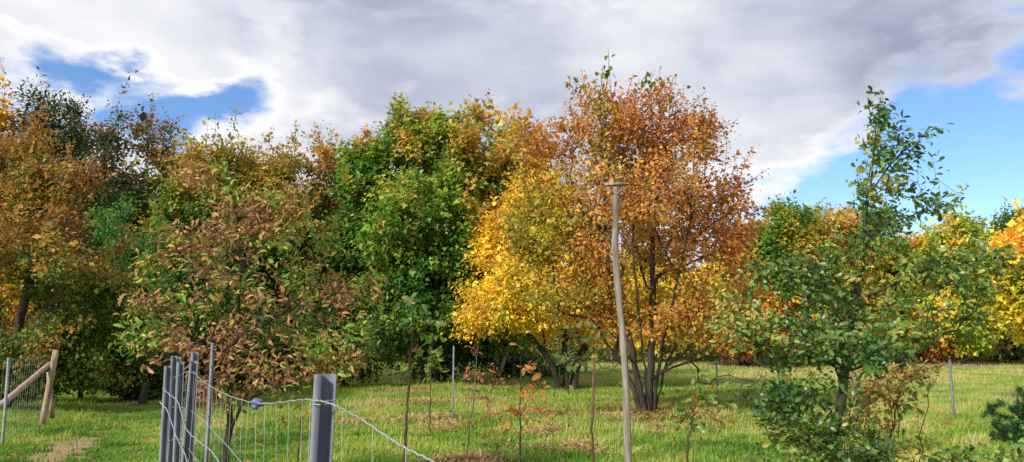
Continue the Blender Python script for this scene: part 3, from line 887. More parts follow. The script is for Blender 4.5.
def far_wood():
    r = np.random.default_rng(5)
    n = 90000
    px = r.uniform(-160, 1180, n)
    Y = r.uniform(46, 62, n)
    top = np.where(px < 330, 12.0, np.where(px < 560, 9.5, np.where(px < 760, 5.0, 4.0)))
    X = (px - 512) / F * Y
    P = np.stack([X, Y, np.zeros(n)], 1)
    P[:, 2] = r.uniform(0, 1, n) ** 0.8 * top * (1 + 0.22 * Smooth(3.0, 6)(P))
    k = P[:, 2] > 0
    P = P[k]; n = len(P)
    Fm = frames(r.normal(size=(n, 3)), r.normal(size=(n, 3)) * .6 + [0, -.3, .5])
    V, T, kk = leaf_arrays(P, Fm, r.uniform(.25, .5, n), RHOMB)
    c = tint(P, [(60, 88, 40), (84, 108, 46), (116, 126, 54), (150, 138, 62), (170, 146, 66)], r, 8, 3.0)
    tag(link('distant_wood', mesh_from('distant_wood', V, T, M_LEAF, np.repeat(c, kk, 0))), 'dim distant belt of trees closing off the meadow behind everything', 'wood', kind='stuff')
far_wood()

# ------------------------------------------------------------------ near oaks with single leaves
def near_tree(name, label, cat, base, seeds, targets, leafspec, seed, tmpl, mat, rbase, rtip, bark, cols, nparts=300, a_dir=None, per=6, sig=.06, back=.22, group=None,
              bf=.12, droop=.3, scale=.6, minz=.05, a_rand=.6, val=.2, seg=.1, leaf_part='leaf'):
    r = np.random.default_rng(seed)
    org = np.array([base[0], base[1], 0.0])
    root = empty(name, org)
    sk = Skel(seed); seeds(sk)
    if targets is not None and len(targets): sk.attach(targets, bf=bf, seg=seg, down=.35, jit=.03)
    else: sk.tips = [sk.n - 1]
    wood(sk, rtip, rbase, bark, root, org, flare=.2)
    tips = sk.pos[sk.tips]; dirs = sk.dir[sk.tips]
    P, Fm, ti = leaf_cloud(tips, dirs, per, sig, r, .8, back, None, up_w=.55, droop=droop)
    # leaves point forward along their twig
    ax = Fm[:, 1] * .7 + dirs[ti] * .6
    Fm = frames(ax, Fm[:, 2])
    k = P[:, 2] > minz
    P, Fm, ti = P[k], Fm[k], ti[k]
    n = len(P)
    size = leafspec * np.exp(r.normal(size=n) * .2)
    C = tint(P, cols, r, seed + 3, scale, a_dir=a_dir, a_rand=a_rand, val=val)
    cv = np.array([0, 0, CAMZ]) - P
    app = size / np.linalg.norm(cv, axis=1) * (0.25 + np.abs((norm(cv) * Fm[:, 2]).sum(1)))
    order = np.argsort(-app)
    single, rest = order[:nparts], order[nparts:]
    crown = None
    if len(rest):
        V, T, kk = leaf_arrays(P[rest] - org, Fm[rest], size[rest], tmpl)
        crown = link('crown', mesh_from('crown', V, T, mat, np.repeat(C[rest], kk, 0), True), root)
        crown['kind'] = 'stuff'
    par = root
    # shared leaf meshes in a dozen tints
    nv = min(12, len(single))
    lum = uni(C[single, 0] * 1.5 - C[single, 1] + r.normal(size=len(single)) * .002)
    bins = np.minimum((lum * nv).astype(int), nv - 1)
    meshes = []
    for b in range(nv):
        q = np.where(bins == b)[0]
        cc = C[single[q]].mean(0) if len(q) else C[single].mean(0)
        V = tmpl[0].copy(); V[:, 2] *= r.uniform(.5, 1.4); V[:, 0] *= r.uniform(.85, 1.15)
        meshes.append(mesh_from('leaf', V, tmpl[1], mat, np.repeat(cc[None], len(V), 0), True))
    for s_, b in zip(single, bins):
        o = bpy.data.objects.new(leaf_part, meshes[b])
        Rm = Fm[s_].T * size[s_]
        mt = Matrix.Identity(4)
        for a in range(3):
            for c in range(3): mt[a][c] = float(Rm[a, c])
            mt[a][3] = float(P[s_, a] - org[a])
        o.parent = par
        o.matrix_local = mt
        COL.objects.link(o)
    tag(root, label, cat, group)
    return root, sk

OAKG = [(50, 76, 32), (62, 92, 38), (76, 108, 44), (92, 122, 50), (114, 132, 58), (160, 140, 64)]
def right_oak():
    Y = 6.0
    bx = GX(836, Y)
    def seeds(sk):
        w = lambda px, py, dy=0: W(px, py, Y + dy)
        b = np.array([bx, Y, -.05])
        sk.line([b, w(833, 462), w(836, 425), w(843, 395), w(845, 372), w(848, 340), w(855, 300), w(862, 262), w(866, 225), w(871, 180), w(876, 135), w(880, 98)], clear=.35, seg=.1, jit=.006)
        def limb(i, pts): sk.line(pts, limb=i, seg=.1, clear=.12, jit=.008)
        limb(1, [w(845, 370), w(825, 362, -.1), w(795, 352, -.2), w(765, 345, -.3), w(735, 330, -.35), w(705, 318, -.4)])
        limb(2, [w(846, 365), w(868, 352, .1), w(905, 345, .2), w(945, 335, .3), w(985, 320, .35), (w(1005, 300, .4))])
        limb(3, [w(846, 368), w(880, 360, -.3), w(920, 352, -.5), w(955, 362, -.6), w(975, 358, -.6)])
        limb(4, [w(850, 330), w(815, 305, .1), w(780, 285, .2), w(750, 270, .3)])
        limb(5, [w(855, 300), w(890, 285, -.1), w(925, 270, -.2), w(965, 262, -.3), w(1000, 262, -.3)])
        limb(6, [w(864, 245), w(885, 225), w(915, 215), w(935, 205, -.1)])
        limb(7, [w(870, 190), w(890, 165, -.1), w(905, 150, -.1)])
        limb(8, [w(840, 405), w(812, 395, -.3), w(780, 402, -.5), w(745, 410, -.6)])
        limb(9, [w(842, 385), w(830, 340, -.4), w(805, 318, -.6), w(790, 300, -.7)])
    r = np.random.default_rng(61)
    ell = px_ells([(800, 340, 60, 34), (745, 325, 34, 22, -.3), (900, 315, 66, 36), (960, 300, 34, 34, .2), (850, 290, 46, 40), (790, 270, 36, 26, .2), (755, 275, 20, 18, .3),
                   (940, 262, 36, 20, -.2), (990, 262, 26, 16, -.3), (800, 400, 50, 30, -.4), (765, 400, 34, 26, -.5), (870, 345, 54, 22, -.5), (845, 250, 22, 24), (880, 245, 26, 20),
                   (905, 215, 26, 12), (935, 205, 22, 10, -.1), (868, 205, 14, 18), (890, 170, 20, 14, -.1), (905, 150, 14, 8, -.1), (878, 110, 10, 14), (876, 150, 10, 20), (815, 440, 36, 20, -.3), (785, 440, 30, 20, -.4), (850, 430, 44, 26, -.5), (740, 415, 26, 16, -.5), (880, 445, 34, 18, -.3), (735, 300, 22, 18, -.2), (975, 290, 24, 26, .3), (835, 398, 54, 20, -.5)], Y, depth=.8)
    T = ell_sample(ell, 820, r, 1.6, Smooth(.35, 9), -.25, wts=[60, 26, 66, 30, 46, 26, 12, 26, 16, 44, 28, 46, 12, 13, 12, 9, 7, 8, 5, 5, 6, 20, 14, 26, 14, 16, 14, 16, 30])
    led = [(880, 97), (878, 104), (884, 106), (874, 110), (882, 116), (887, 118), (872, 124), (880, 128), (876, 138), (886, 136), (893, 108), (899, 128), (907, 126), (894, 140), (903, 142),
           (912, 146), (890, 150), (872, 152), (865, 160), (884, 162), (896, 158), (905, 165), (918, 160), (928, 152), (934, 128), (926, 134), (936, 178), (926, 186), (912, 180), (900, 184),
           (866, 178), (858, 180), (862, 195), (874, 198), (884, 196), (930, 205), (945, 196), (955, 192), (938, 210), (920, 214), (906, 212), (950, 204), (868, 214), (880, 216), (890, 222), (902, 228), (858, 170), (916, 196)]
    T = np.vstack([T, [W(x, y, Y + r.normal() * .12) for x, y in led], [W(x + r.normal() * 5, y + r.normal() * 4, Y + r.normal() * .15) for x, y in led]])
    near_tree('oak_sapling', 'young green oak in the right foreground with slender leader against blue sky', 'tree', (bx, Y), seeds, T, .054, 62, OAK, M_OAK, .036, .0022, M_BARKD,
              OAKG, 300, per=9, sig=.05, back=.2, bf=.08, a_rand=.6, scale=.5, val=.14)
right_oak()

DRYC = [(96, 130, 50), (120, 144, 58), (146, 146, 66), (148, 118, 68), (142, 104, 70), (150, 110, 78), (160, 124, 90), (124, 84, 58)]
def brown_oak():
    Y = 8.0
    bx = GX(230, Y)
    def seeds(sk):
        w = lambda px, py, dy=0: W(px, py, Y + dy)
        b = np.array([bx, Y, -.05])
        sk.line([b, w(225, 470), w(227, 445), w(230, 420), w(229, 395), w(232, 360), w(238, 310), w(240, 260), w(236, 215), w(228, 180)], clear=.5, seg=.12, jit=.008)
        def limb(i, pts): sk.line(pts, limb=i, seg=.12, clear=.15, jit=.01)
        limb(1, [w(229, 432), w(236, 418, -.1), w(244, 400, -.1), w(262, 370, -.2), w(290, 335, -.3), (w(310, 290, -.3))])
        limb(2, [w(230, 400), w(215, 375, .1), w(190, 340, .2), w(165, 310, .3), w(145, 285, .3)])
        limb(3, [w(232, 365), w(260, 330, .2), w(300, 305, .4), w(345, 290, .4), w(370, 280, .4)])
        limb(4, [w(236, 320), w(215, 290, -.2), w(190, 265, -.4), w(170, 240, -.4)])
        limb(5, [w(240, 270), w(260, 245, -.1), w(285, 225, -.1), w(300, 200, -.1)])
        limb(6, [w(244, 400), w(280, 385, -.2), w(320, 370, -.3), w(350, 355, -.3)])
        limb(7, [w(228, 412), w(200, 385, -.3), w(172, 370, -.5), w(150, 355, -.5)])
    r = np.random.default_rng(63)
    ell = px_ells([(235, 215, 44, 40), (280, 220, 34, 30, -.1), (195, 235, 34, 30, -.3), (240, 290, 70, 50, -.2), (170, 290, 36, 36, .2), (310, 280, 40, 40, .3), (355, 285, 26, 30, .4),
                   (190, 350, 46, 30, -.3), (270, 350, 60, 34, -.3), (330, 345, 34, 26, -.2), (225, 180, 14, 14), (235, 385, 50, 18, -.1), (150, 345, 20, 24, -.4), (350, 360, 20, 16, -.3), (142, 300, 18, 16, .1), (378, 272, 14, 14, .4), (150, 262, 18, 14, .2), (305, 192, 16, 14, -.1), (205, 172, 14, 12, .1), (370, 325, 16, 14, .2),
                   (180, 205, 16, 14, -.2), (330, 235, 20, 18, .2), (128, 335, 14, 14, -.2), (258, 172, 12, 14, .1), (230, 192, 38, 24), (282, 198, 28, 22, -.1), (200, 208, 24, 20, -.2), (225, 168, 12, 12)], Y, depth=.85)
    T = ell_sample(ell, 700, r, 1.6, Smooth(.4, 19), -.40, wts=[e[1][0] for e in ell])
    near_tree('brown_oak', 'young tree with curled brown dry leaves behind the near wire fence', 'tree', (bx, Y), seeds, T, .072, 64, OAKDRY, M_DRY, .032, .0025, M_BARKD,
              DRYC, 300, per=8, sig=.065, back=.3, bf=.08, droop=.7, a_rand=.5, a_dir=(0, 0, -.12), scale=.7)
brown_oak()

# small saplings in the meadow
def sapling(name, label, px, Y, stem, cols, nleaf, leaf, tmpl, mat, bark, seed, rbase=.014, twigs=(), sig=.07, leafy=(0.4, 1.0), group='saplings planted in the meadow', droop=.4, nparts=300, cat='sapling'):
    """stem: pixel points from the ground up; twigs: lists of pixel points; leaves sit along the upper stem and the twigs"""
    bx = GX(px, Y)
    r = np.random.default_rng(seed)
    def seeds(sk):
        sk.line([[bx, Y, -.05]] + [W(x, y, Y) for x, y in stem], seg=.1, clear=0, jit=.006)
        for i, tw in enumerate(twigs):
            sk.line([W(x, y, Y + r.normal() * .05 * (k > 0)) for k, (x, y) in enumerate(tw)], seg=.08, limb=1 + i, jit=.006)
    sk0 = Skel(seed); seeds(sk0)
    z0, z1 = sk0.pos[:sk0.n, 2].min(), sk0.pos[:sk0.n, 2].max()
    hh = (sk0.pos[:sk0.n, 2] - z0) / (z1 - z0)
    c = np.where((hh > leafy[0]) & (hh <= leafy[1]) | (sk0.limb[:sk0.n] > 0))[0]
    nleaf = int(nleaf * 1.6)
    T = sk0.pos[r.choice(c, max(2, nleaf // 3))] + r.normal(size=(max(2, nleaf // 3), 3)) * sig * 1.15
    near_tree(name, label, cat, (bx, Y), seeds, T, leaf, seed, tmpl, mat, rbase, .002, bark, cols, nparts, per=3, sig=.04, back=.08, group=group, droop=droop, scale=.4, seg=.06)

OAKO = [(160, 96, 50), (176, 120, 58), (184, 132, 66), (150, 84, 48), (140, 124, 54)]
REDB = [(120, 62, 50), (150, 84, 64), (166, 100, 74), (120, 96, 50)]
GREY = [(86, 104, 60), (110, 126, 76), (70, 92, 48), (120, 110, 60)]
LIME = [(64, 100, 34), (92, 124, 42), (120, 140, 50), (60, 84, 34)]
sapling('bare_sapling', 'tall bare reddish sapling with tufted green tip right of the near post', 406, 9.2, [(404, 462), (408, 400), (411, 350), (413, 320), (411, 304)], LIME + [(150, 84, 64)], 27, .11, OAK, M_OAK, M_STEM, 201,
        .016, [[(412, 345), (420, 332), (428, 322)], [(412, 352), (404, 340), (400, 330)], [(411, 306), (404, 303), (400, 302)], [(411, 306), (418, 303), (422, 305)]], sig=.05, leafy=(.93, 1.0))
sapling('leafy_sapling', 'small green leaved sapling between bare sapling and back steel post', 431, 13.5, [(430, 400), (431, 370), (432, 345), (434, 333)], LIME, 48, .12, OAK, M_LEAF, M_STEM, 202, .012, [[(431, 368), (424, 360), (420, 352)], [(432, 360), (440, 352)]], sig=.1)
sapling('dry_sapling', 'thin sapling with dry reddish leaves and pale stem left of the orange oak', 466, 10.5, [(468, 440), (472, 410), (475, 385), (477, 360), (478, 347)], REDB, 45, .075, OAKDRY, M_DRY, M_STEMG, 203, .009,
        [[(475, 390), (470, 378), (468, 368)], [(476, 380), (484, 370)]], sig=.08, leafy=(.55, 1))
sapling('orange_oak_sapling', 'straight thin oak sapling with bright orange leaves', 520, 9.0, [(520, 440), (520, 400), (521, 370), (521, 335)], OAKO, 54, .09, OAK, M_LEAF, M_BARKD, 204, .012,
        [[(520, 425), (516, 412), (512, 400)], [(520, 385), (527, 380), (533, 384)], [(521, 432), (526, 422), (528, 412)]], sig=.09, leafy=(.42, .95))
sapling('grey_leaved_sapling', 'tall sapling with sparse grey green leaves left of the perch pole', 592, 9.6, [(592, 440), (593, 400), (594, 370), (594, 345), (596, 328)], GREY, 66, .085, RHOMB, M_LEAF, M_STEM, 205, .016,
        [[(594, 372), (580, 362), (568, 352), (560, 345)], [(594, 360), (608, 345), (614, 338)], [(594, 350), (585, 338), (578, 332)]], sig=.12, leafy=(.75, 1))
sapling('low_oak_sapling', 'low green oak sapling with one orange tip between perch pole and oak', 686, 9.3, [(687, 450), (690, 430), (694, 405), (698, 385)], LIME + [(200, 120, 50)], 84, .095, OAK, M_OAK, M_STEM, 206, .012,
        [[(692, 415), (706, 400), (716, 392)], [(693, 410), (684, 398), (680, 390)], [(694, 405), (712, 412), (722, 408)]], sig=.13, leafy=(.35, 1))
sapling('weed_stalk', 'short reddish weed stalks with seed heads left of orange oak sapling', 497, 9.2, [(497, 452), (494, 438), (490, 424), (487, 412)], REDB + [(120, 110, 40)], 48, .055, OAKDRY, M_DRY, M_STEM, 207, .008,
        [[(497, 455), (503, 440), (506, 430)], [(496, 446), (490, 440)]], sig=.07, leafy=(.1, 1), group=None, cat='weed')
sapling('pink_weed', 'pinkish brown dry weed at the foot of the right meadow post', 950, 10.3, [(950, 440), (951, 425), (950, 412), (949, 405)], REDB + [(190, 120, 90)], 54, .05, OAKDRY, M_DRY, M_STEM, 208, .008,
        [[(950, 435), (956, 424), (958, 416)], [(950, 430), (945, 422)], [(949, 455), (930, 440), (918, 425)]], sig=.09, leafy=(.2, 1), group=None, cat='weed')
sapling('thin_stick_sapling', 'very thin bare stem standing alone right of dark oak trunk', 920, 9.5, [(919, 440), (918, 420), (917, 405)], REDB, 6, .05, OAKDRY, M_DRY, M_STEM, 209, .006, [], sig=.05, leafy=(.8, 1))
sapling('yellowing_sapling', 'slim sapling with yellow green leaves directly behind the near post', 300, 7.5, [(300, 440), (302, 410), (306, 390)], [(110, 120, 40), (170, 150, 50), (150, 100, 50)], 42, .075, OAK, M_LEAF, M_STEM, 210, .010, [[(301, 430), (290, 412)], [(302, 420), (312, 405)]], sig=.12, leafy=(.3, 1))

# brown bush right of the oak trunk, wild roses and pine in the right corner
def bush(name, label, cat, px, Y, ells, n, leaf, tmpl, mat, cols, seed, per=6, nparts=200, bark=M_STEM, sig=.05, droop=.5, nst=5, depth=.8, rbase=.012):
    bx = GX(px, Y)
    r = np.random.default_rng(seed)
    E = px_ells(ells, Y, depth)
    T = ell_sample(E, n, r, 1.9, Smooth(.3, seed), -.5)
    def seeds(sk):
        for i in range(nst):
            e = E[i % len(E)][0] + r.normal(size=3) * .08
            b = np.array([bx + r.normal() * .08, Y + r.normal() * .08, -.03])
            sk.line([b, b * .5 + e * .5 + [0, 0, .05], e], limb=i, seg=.1, clear=.05)
    near_tree(name, label, cat, (bx, Y), seeds, T, leaf, seed, tmpl, mat, rbase, .002, bark, cols, nparts, per=per, sig=sig, back=.15, droop=droop, scale=.4, bf=.1)
bush('brown_bush', 'low reddish brown leaved bush just right of the oak trunk', 'bush', 885, 7.2, [(885, 375, 40, 20), (860, 400, 34, 24), (905, 390, 30, 20), (870, 440, 50, 26), (915, 368, 24, 12)], 170, .055, OAK, M_DRY,
     [(110, 122, 50), (140, 130, 60), (156, 116, 66), (166, 126, 74), (140, 94, 60), (184, 156, 66)], 220)
bush('wild_rose', 'low rose bush with pale green leaves at the bottom right corner', 'bush', 985, 6.4, [(960, 462, 34, 14), (1000, 455, 30, 14), (1030, 460, 30, 16), (985, 480, 50, 24)], 130, .055, RHOMB, M_OAK,
     [(56, 92, 34), (84, 120, 48), (112, 140, 66), (140, 150, 80)], 221, nparts=120)
bush('weed_clump', 'leafy green weeds at the bottom edge left of the oak trunk', 'bush', 770, 6.3, [(765, 470, 40, 18), (800, 465, 30, 16)], 60, .06, OAK, M_OAK, [(76, 108, 42), (104, 130, 52), (136, 140, 60)], 222, nparts=80)

def pine():
    Y = 9.0
    bx = GX(1018, Y)
    r = np.random.default_rng(71)
    root = empty('pine_sapling', (bx, Y, 0))
    org = np.array([bx, Y, 0.0])
    sk = Skel(71)
    sk.line([[bx, Y, -.03], W(1017, 440, Y), W(1018, 410, Y), W(1017, 386, Y)], seg=.08, clear=.05)
    E = px_ells([(1000, 425, 18, 8), (1010, 412, 22, 12), (1030, 425, 24, 14), (1018, 396, 10, 10), (1000, 440, 20, 10), (1035, 405, 18, 10)], Y, .9)
    sk.attach(ell_sample(E, 70, r, 1.8), bf=.1, seg=.06)
    wood(sk, .004, .02, M_BARK, root, org)
    tips = sk.pos[sk.tips]; d = sk.dir[sk.tips]
    n = len(tips) * 110; i = np.repeat(np.arange(len(tips)), 110)
    P = tips[i] - d[i] * r.uniform(0, .16, n)[:, None]
    ax = d[i] * .9 + r.normal(size=(n, 3)) * .55 + [0, 0, .2]
    V, T, k = leaf_arrays(P - org, frames(ax, r.normal(size=(n, 3))), r.uniform(.05, .085, n), (RHOMB[0] * [.12, 1, .3], RHOMB[1]))
    c = ramp_color(r.uniform(size=n), [(44, 78, 46), (64, 100, 60), (90, 124, 76)]) * GAIN
    o = link('crown', mesh_from('crown', V, T, M_LEAF, np.repeat(c, k, 0)), root)
    tag(root, 'small bluish green pine at the right edge of the meadow', 'tree')
pine()

# fallen leaves below the orange tree
def litter():
    r = np.random.default_rng(77)
    n = 5000
    a = r.uniform(0, 6.28, n); q = np.abs(r.normal(size=n)) * 2.2
    P = np.stack([GX(648, 16.7) + q * np.cos(a) * 1.2, 16.4 + q * np.sin(a), np.zeros(n)], 1)
    m = 1500
    P2 = np.stack([r.uniform(-9, 9, m), r.uniform(8, 24, m), np.zeros(m)], 1)
    P = np.vstack([P, P2]); n = len(P)
    P[:, 2] = ground_z(P[:, 0], P[:, 1]) + r.uniform(.02, .09, n)
    V, T, k = leaf_arrays(P, frames(r.normal(size=(n, 3)) * [1, 1, .2], r.normal(size=(n, 3)) * .35 + [0, 0, 1]), r.uniform(.06, .11, n), RHOMB)
    c = ramp_color(r.uniform(size=n), [(96, 74, 48), (130, 100, 62), (150, 120, 72), (160, 136, 76)]) * .8
    tag(link('fallen_leaves', mesh_from('fallen_leaves', V, T, M_DRY, np.repeat(c, k, 0))), 'brown and yellow fallen leaves scattered in the grass', 'leaves', kind='stuff')
litter()

# ------------------------------------------------------------------ perch pole
def perch_pole():
    Y = 8.4
    base = np.array([GX(629, Y), Y, -.1])
    root = empty('perch_pole', (base[0], Y, 0))
    org = np.array([base[0], Y, 0])
    px = [(628, 462), (627, 420), (626, 380), (623, 340), (619, 300), (616.5, 270), (614.5, 245), (616, 225), (615.5, 205), (615, 187)]
    P = [base] + [W(x, y, Y) for x, y in px]
    r = np.random.default_rng(5)
    Pf, rf = [], []
    for i in range(len(P) - 1):
        for t in np.linspace(0, 1, 6, endpoint=False):
            Pf.append(P[i] * (1 - t) + P[i + 1] * t)
    Pf.append(P[-1]); Pf = np.array(Pf)
    for _ in range(3): Pf[1:-1] = (Pf[:-2] + Pf[1:-1] * 2 + Pf[2:]) / 4
    u = np.linspace(0, 1, len(Pf))
    rf = (.044 - .015 * u) * (1 + .05 * np.sin(u * 37) + .04 * np.sin(u * 83 + 1))
    A = Acc(); A.tube(Pf - org, rf, 12)
    link('pole', A.mesh('pole', M_POLE), root)
    top = W(615, 185.5, Y) - org
    A = Acc()
    xs = np.linspace(-.115, .115, 9)
    A.box(top + [0, 0, .012], (.118, 0, .004), (0, .035, 0), (0, 0, .015))
    link('crossbar', A.mesh('crossbar', M_POLE, False), root)
    for s in (-1, 1):
        A = Acc()
        A.box(top + [s * .062, -.012, -.055], (s * .045, 0, .045), (0, .010, 0), (.006, 0, -s * .006))
        link('brace', A.mesh('brace', M_POLE, False), root)
    tag(root, 'tall bent weathered wooden pole with a short crossbar as bird perch', 'pole')
perch_pole()

# ------------------------------------------------------------------ fences
def steel_post(top, bottom, yaw, parent, org, w=.05, d=.035, t=.0035, mat=M_GALV, holes=True):
    """folded sheet steel post (hat profile) from bottom to top"""
    top, bottom = np.asarray(top) - org, np.asarray(bottom) - org
    prof = np.array([(-w / 2, d / 2), (-w / 2, -d * .1), (-w * .22, -d * .5), (w * .22, -d * .5), (w * .22, d * .5), (w / 2, d * .5)])
    # offset inwards for the sheet thickness
    e = norm(np.gradient(prof, axis=0)); nrm = np.stack([-e[:, 1], e[:, 0]], 1)
    ring = np.vstack([prof, (prof + nrm * t)[::-1]])
    c, s = math.cos(yaw), math.sin(yaw)
    ring3 = np.stack([ring[:, 0] * c - ring[:, 1] * s, ring[:, 0] * s + ring[:, 1] * c, np.zeros(len(ring))], 1)
    k = len(ring)
    V = np.vstack([ring3 + bottom, ring3 + top])
    j = np.arange(k); j2 = (j + 1) % k
    Q = np.stack([j, j2, k + j2, k + j], 1)
    m = len(prof)
    i = np.arange(m - 1)
    capq = np.stack([k + i, k + i + 1, k + k - 2 - i, k + k - 1 - i], 1)
    me = mesh_from('post', V, [Q, capq], mat)
    p = link('post', me, parent)
    if holes:
        A = Acc()
        ax = norm((top - bottom)[None])[0]
        for q in range(5):
            cpt = top - ax * (.07 + .14 * q) + np.array([c * (w * .0) + s * (d * .5 + .001), s * 0 - c * (d * .5 + .001), 0])
            a = np.arange(8) * math.pi / 4
            ringv = cpt + np.outer(np.cos(a), [c, s, 0]) * .005 + np.outer(np.sin(a), [0, 0, 1]) * .008
            A.add(np.vstack([ringv, cpt[None] + 0.002 * np.array([s, -c, 0])]), None, [[x, (x + 1) % 8, 8] for x in range(8)])
        h = link('punched_hole', A.mesh('punched_hole', M_BARKD, False), p)
    return p

def smooth_path(pts, n=12, wob=0.0, seed=0):
    pts = [np.asarray(p, float) for p in pts]
    P = [2 * pts[0] - pts[1]] + pts + [2 * pts[-1] - pts[-2]]
    out = []
    for k in range(1, len(P) - 2):
        a, b, c, d = P[k - 1:k + 3]
        for t in np.linspace(0, 1, n, endpoint=False):
            out.append(.5 * (2 * b + (c - a) * t + (2 * a - 5 * b + 4 * c - d) * t * t + (3 * b - a - 3 * c + d) * t ** 3))
    out.append(pts[-1]); out = np.array(out)
    if wob:
        i = np.arange(len(out))
        ph = np.cumsum(np.random.default_rng(seed + 50).uniform(.8, 2.6, len(out)))
        out[:, 2] += wob * np.sin(ph); out[:, 0] += wob * .5 * np.cos(ph + 1)
    return out

def near_fence():
    A0 = W(325, 374, 1.65)
    org = np.array([A0[0], A0[1], 0.0])
    root = empty('wire_fence', org)
    a_bot = np.array([W(316, 470, 1.65)[0] - .02, 1.66, -.05])
    steel_post(A0, [A0[0] - .045, 1.66, -.05], R(200), root, org, .047, .022)
    # corner post and the row of posts running back behind it
    posts = [(195, 352, 190, 4.55, R(20)), (193.5, 361, 185, 4.2, R(25)), (181, 362, 176.5, 4.6, R(10)), (174.5, 356, 170, 5.2, R(15)), (168.5, 366, 163, 4.5, R(12)), (178, 357, 174, 5.6, R(15))]
    for (xt, yt, xb, Y, yaw) in posts:
        t = W(xt, yt, Y); b = W(xb, 462, Y)
        dv = (b - t) / (t[2] - b[2]); bb = t + dv * (t[2] + .05)
        steel_post(t, bb, yaw + R(180), root, org, .040, .02, holes=False)
    # horizontal wires: from the right foreground past the near post to the corner
    path = [(470, 482, 1.12), (432, 461, 1.22), (400, 445, 1.32), (362, 420, 1.48), (338, 407, 1.575), (325, 402, 1.60), (312, 400, 1.66), (300, 400, 1.85), (257, 403, 2.35), (225, 394, 3.1), (203, 381, 3.8), (193, 372, 4.19), (186, 372, 4.45), (176, 377, 4.6), (166, 378, 4.55)]
    top = [W(*p) for p in path]
    for k, dz in enumerate([0, .2, .40, .60, .80, 1.0, 1.2, 1.38]):
        pts = []
        for i, p in enumerate(top):
            sag = .05 * math.sin(i * 1.7 + k) * (k > 0)
            q = p - [0, 0, dz * (p[2] / 1.55) + sag * .3]
            pts.append(q)
        Pp = smooth_path(pts, 14, .0013, k) - org
        A = Acc(); A.tube(Pp, .0018 if k == 0 else .0015, 6)
        link('wire', A.mesh('wire', M_WIRE), root)
    # a loose slack wire sagging from the corner posts
    for k, path2 in enumerate([[(163, 388, 4.5), (170, 395, 4.45), (178, 402, 4.4), (186, 428, 4.1), (197, 440, 3.9), (210, 450, 3.6), (222, 466, 3.3)],
                               [(160, 402, 4.5), (168, 412, 4.45), (176, 436, 4.3), (184, 452, 4.1), (190, 470, 4.0)]]):
        A = Acc(); A.tube(smooth_path([W(*p) for p in path2], 8, .004) - org, .0028, 6)
        link('slack_wire', A.mesh('slack_wire', M_WIRE), root)
    # soft wire ties that hold the top strand to the posts
    for (px_, py_, Y_, w_) in [(325, 403, 1.645, .027), (193, 373, 4.2, .022)]:
        c_ = W(px_, py_, Y_) - org
        a_ = np.linspace(0, 4 * math.pi, 40)
        ring_ = c_ + np.stack([np.cos(a_) * w_, np.sin(a_) * .02 - .002, np.linspace(-.006, .008, 40)], 1)
        A = Acc(); A.tube(ring_, .0011, 5)
        link('wire_tie', A.mesh('wire_tie', M_WIREF), root)
    # upright stay wires every 15 cm
    tp = smooth_path(top, 14)
    L = np.concatenate([[0], np.cumsum(np.linalg.norm(np.diff(tp, axis=0), axis=1))])
    for s in np.arange(.06, L[-1], .155):
        i = np.searchsorted(L, s) - 1
        p = tp[i] + (tp[i + 1] - tp[i]) * (s - L[i]) / max(L[i + 1] - L[i], 1e-6)
        A = Acc()
        pts = [p * 1.0]
        for q in range(1, 8): pts.append(p - [rng.normal() * .004, rng.normal() * .004, q / 7 * (p[2] - .05)])
        A.tube(np.array(pts) - org, .00065, 4)
        link('stay_wire', A.mesh('stay_wire', M_WIREF), root)
    # blue plastic insulator clamped on the top wire
    c = W(257, 403, 2.35) - org
    A = Acc()
    P = np.array([c + [x, 0.002, z] for x, z in ((-.016, .002), (-.011, .003), (-.004, .001), (.004, 0), (.009, -.001), (.015, -.004))])
    A.tube(P, [.005, .012, .0135, .0125, .013, .004], 10)
    A.box(c + [-.004, -.004, -.012], (.008, 0, 0), (0, .005, 0), (0, 0, .007))
    link('insulator', A.mesh('insulator', M_BLUE), root)
    tag(root, 'galvanised wire fence with folded steel posts in the left foreground', 'fence')
near_fence()

def mesh_fence(name, label, posts, top_h, nwire, stay, post_mat, wire_mat, seed, wood_post=None, r_w=.0018, extra=None, postw=.04, upto=None):
    """posts: (x, y) of line posts; wires run through all of them"""
    r = np.random.default_rng(seed)
    org = np.array([posts[0][0], posts[0][1], 0.0])
    root = empty(name, org)
    for i, (x, y, h) in enumerate(posts):
        if wood_post and i in wood_post: continue
        steel_post([x + r.normal() * .012, y, h], [x, y, -.05], R(15), root, org, postw, .03, mat=post_mat, holes=False)
    pts = [np.array([x, y, 0.]) for x, y, h in posts]
    hs = [min(h, top_h) for x, y, h in posts]
    zs = np.concatenate([np.linspace(.06, .45, nwire // 2), np.linspace(.56, 1.0, nwire - nwire // 2)])
    for z in zs:
        P = smooth_path([p + [0, -.02, z * h] for p, h in zip(pts, hs)], 8, .004) - org
        A = Acc(); A.tube(P, r_w, 4); link('wire', A.mesh('wire', wire_mat), root)
    A = Acc()
    for a, b, ha, hb in zip(pts[:-1], pts[1:], hs[:-1], hs[1:]):
        L = np.linalg.norm(b - a)
        for s in np.arange(.1, L, stay):
            u = s / L
            p = a + (b - a) * u; h = ha + (hb - ha) * u
            A.tube(np.array([p + [r.normal() * .006, -.02, .03], p + [r.normal() * .006, -.02, h * .5], p + [0, -.02, h]]) - org, r_w * .8, 3, cap=False)
    o = link('stay_wires', A.mesh('stay_wires', wire_mat), root); o['kind'] = 'stuff'
    if extra: extra(root, org)
    tag(root, label, 'fence')
    return root

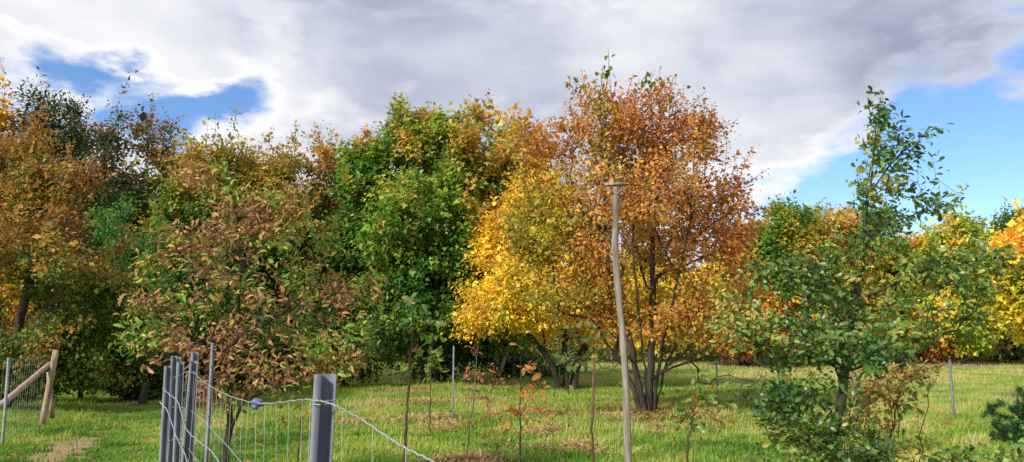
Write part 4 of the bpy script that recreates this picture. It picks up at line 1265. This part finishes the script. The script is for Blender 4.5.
def left_extra(root, org):
    Y = 14.2
    t, b = W(56, 350, Y), W(42, 424, Y)
    A = Acc(); P = np.linspace(b - [0, 0, .06], t, 9); A.tube(P - org, np.linspace(.060, .052, 9), 10); link('end_post', A.mesh('end_post', M_TIMBER), root)
    t2, b2 = W(49, 372, Y + .25), W(52, 418, Y + .3)
    A = Acc(); A.tube(np.linspace(b2, t2, 4) - org, .045, 8); link('short_post', A.mesh('short_post', M_TIMBER), root)
    A = Acc(); A.tube(np.linspace(W(50, 364, Y + .05), W(-12, 416, Y - 1.6), 9) - org, np.linspace(.05, .058, 9), 9); link('brace', A.mesh('brace', M_TIMBER), root)
p0 = (GX(-60, 9.5), 9.5, 1.34); p1 = (GX(12, 11.8), 11.8, 1.36); p2 = (GX(48, 14.2), 14.2, 1.36)
mesh_fence('mesh_fence', 'wire mesh fence ending at leaning timber post on the left', [p0, p1, p2], 1.32, 11, .16, M_PAINT, M_WIREF, 301, wood_post={2}, extra=left_extra)

def back_extra(root, org):
    A = Acc(); A.tube(np.linspace(W(498, 377, 28.6), W(512, 338, 29.4), 6) - org, .07, 8); link('brace', A.mesh('brace', M_TIMBER), root)
    A = Acc(); A.tube(np.linspace(W(514, 380, 29.5), W(513, 330, 29.5), 6) - org, .075, 8); link('end_post', A.mesh('end_post', M_POLE), root)
mesh_fence('back_fence', 'dark wire mesh fence in front of the green maple', [(GX(x, 29), 29 + k * .1, 1.45) for k, x in enumerate((372, 438, 482, 514, 560))], 1.4, 9, .2, M_PAINT, M_WIREF, 302, wood_post={3}, extra=back_extra, r_w=.0035)
mesh_fence('right_fence', 'low wire fence with pale stakes behind the oak right of the orange tree', [(GX(716, 20), 20, 1.08), (GX(777, 20.2), 20.2, 1.1), (GX(850, 20), 20, 1.1), (GX(948, 16), 16, 1.2), (GX(1080, 15), 15, 1.2)], 1.05, 4, .3, M_GALV, M_WIREF, 303, r_w=.003, postw=.055)

def lone_post(name, label, px, ytop, Y, mat, w=.05):
    t = W(px, ytop, Y)
    org = np.array([t[0], Y, 0])
    root = empty(name, org)
    steel_post(t, [t[0] - .01, Y, -.05], R(20), root, org, w, .035, mat=mat, holes=True)
    tag(root, label, 'post', 'single steel posts in the clearing')
lone_post('steel_post', 'single thin steel post on the lawn before the green maple', 454, 346, 15.0, M_GALV, .038)
lone_post('steel_post', 'pale steel post seen through the brown leaved young tree', 213, 343, 6.8, M_GALV, .034)

def stump():
    Y = 19.5
    x = GX(147, Y)
    r = np.random.default_rng(8)
    A = Acc(); P = np.array([[0, 0, -.05], [.01, 0, .1], [.02, 0, .3], [.05, .01, .46], [.06, .01, .5]])
    A.tube(P, [.13, .10, .085, .085, .07], 9)
    o = link('stump', A.mesh('stump', M_BARKD)); o.location = (x, Y, 0)
    tag(o, 'short dark tree stump at the edge of the wood beside the path', 'stump')
stump()
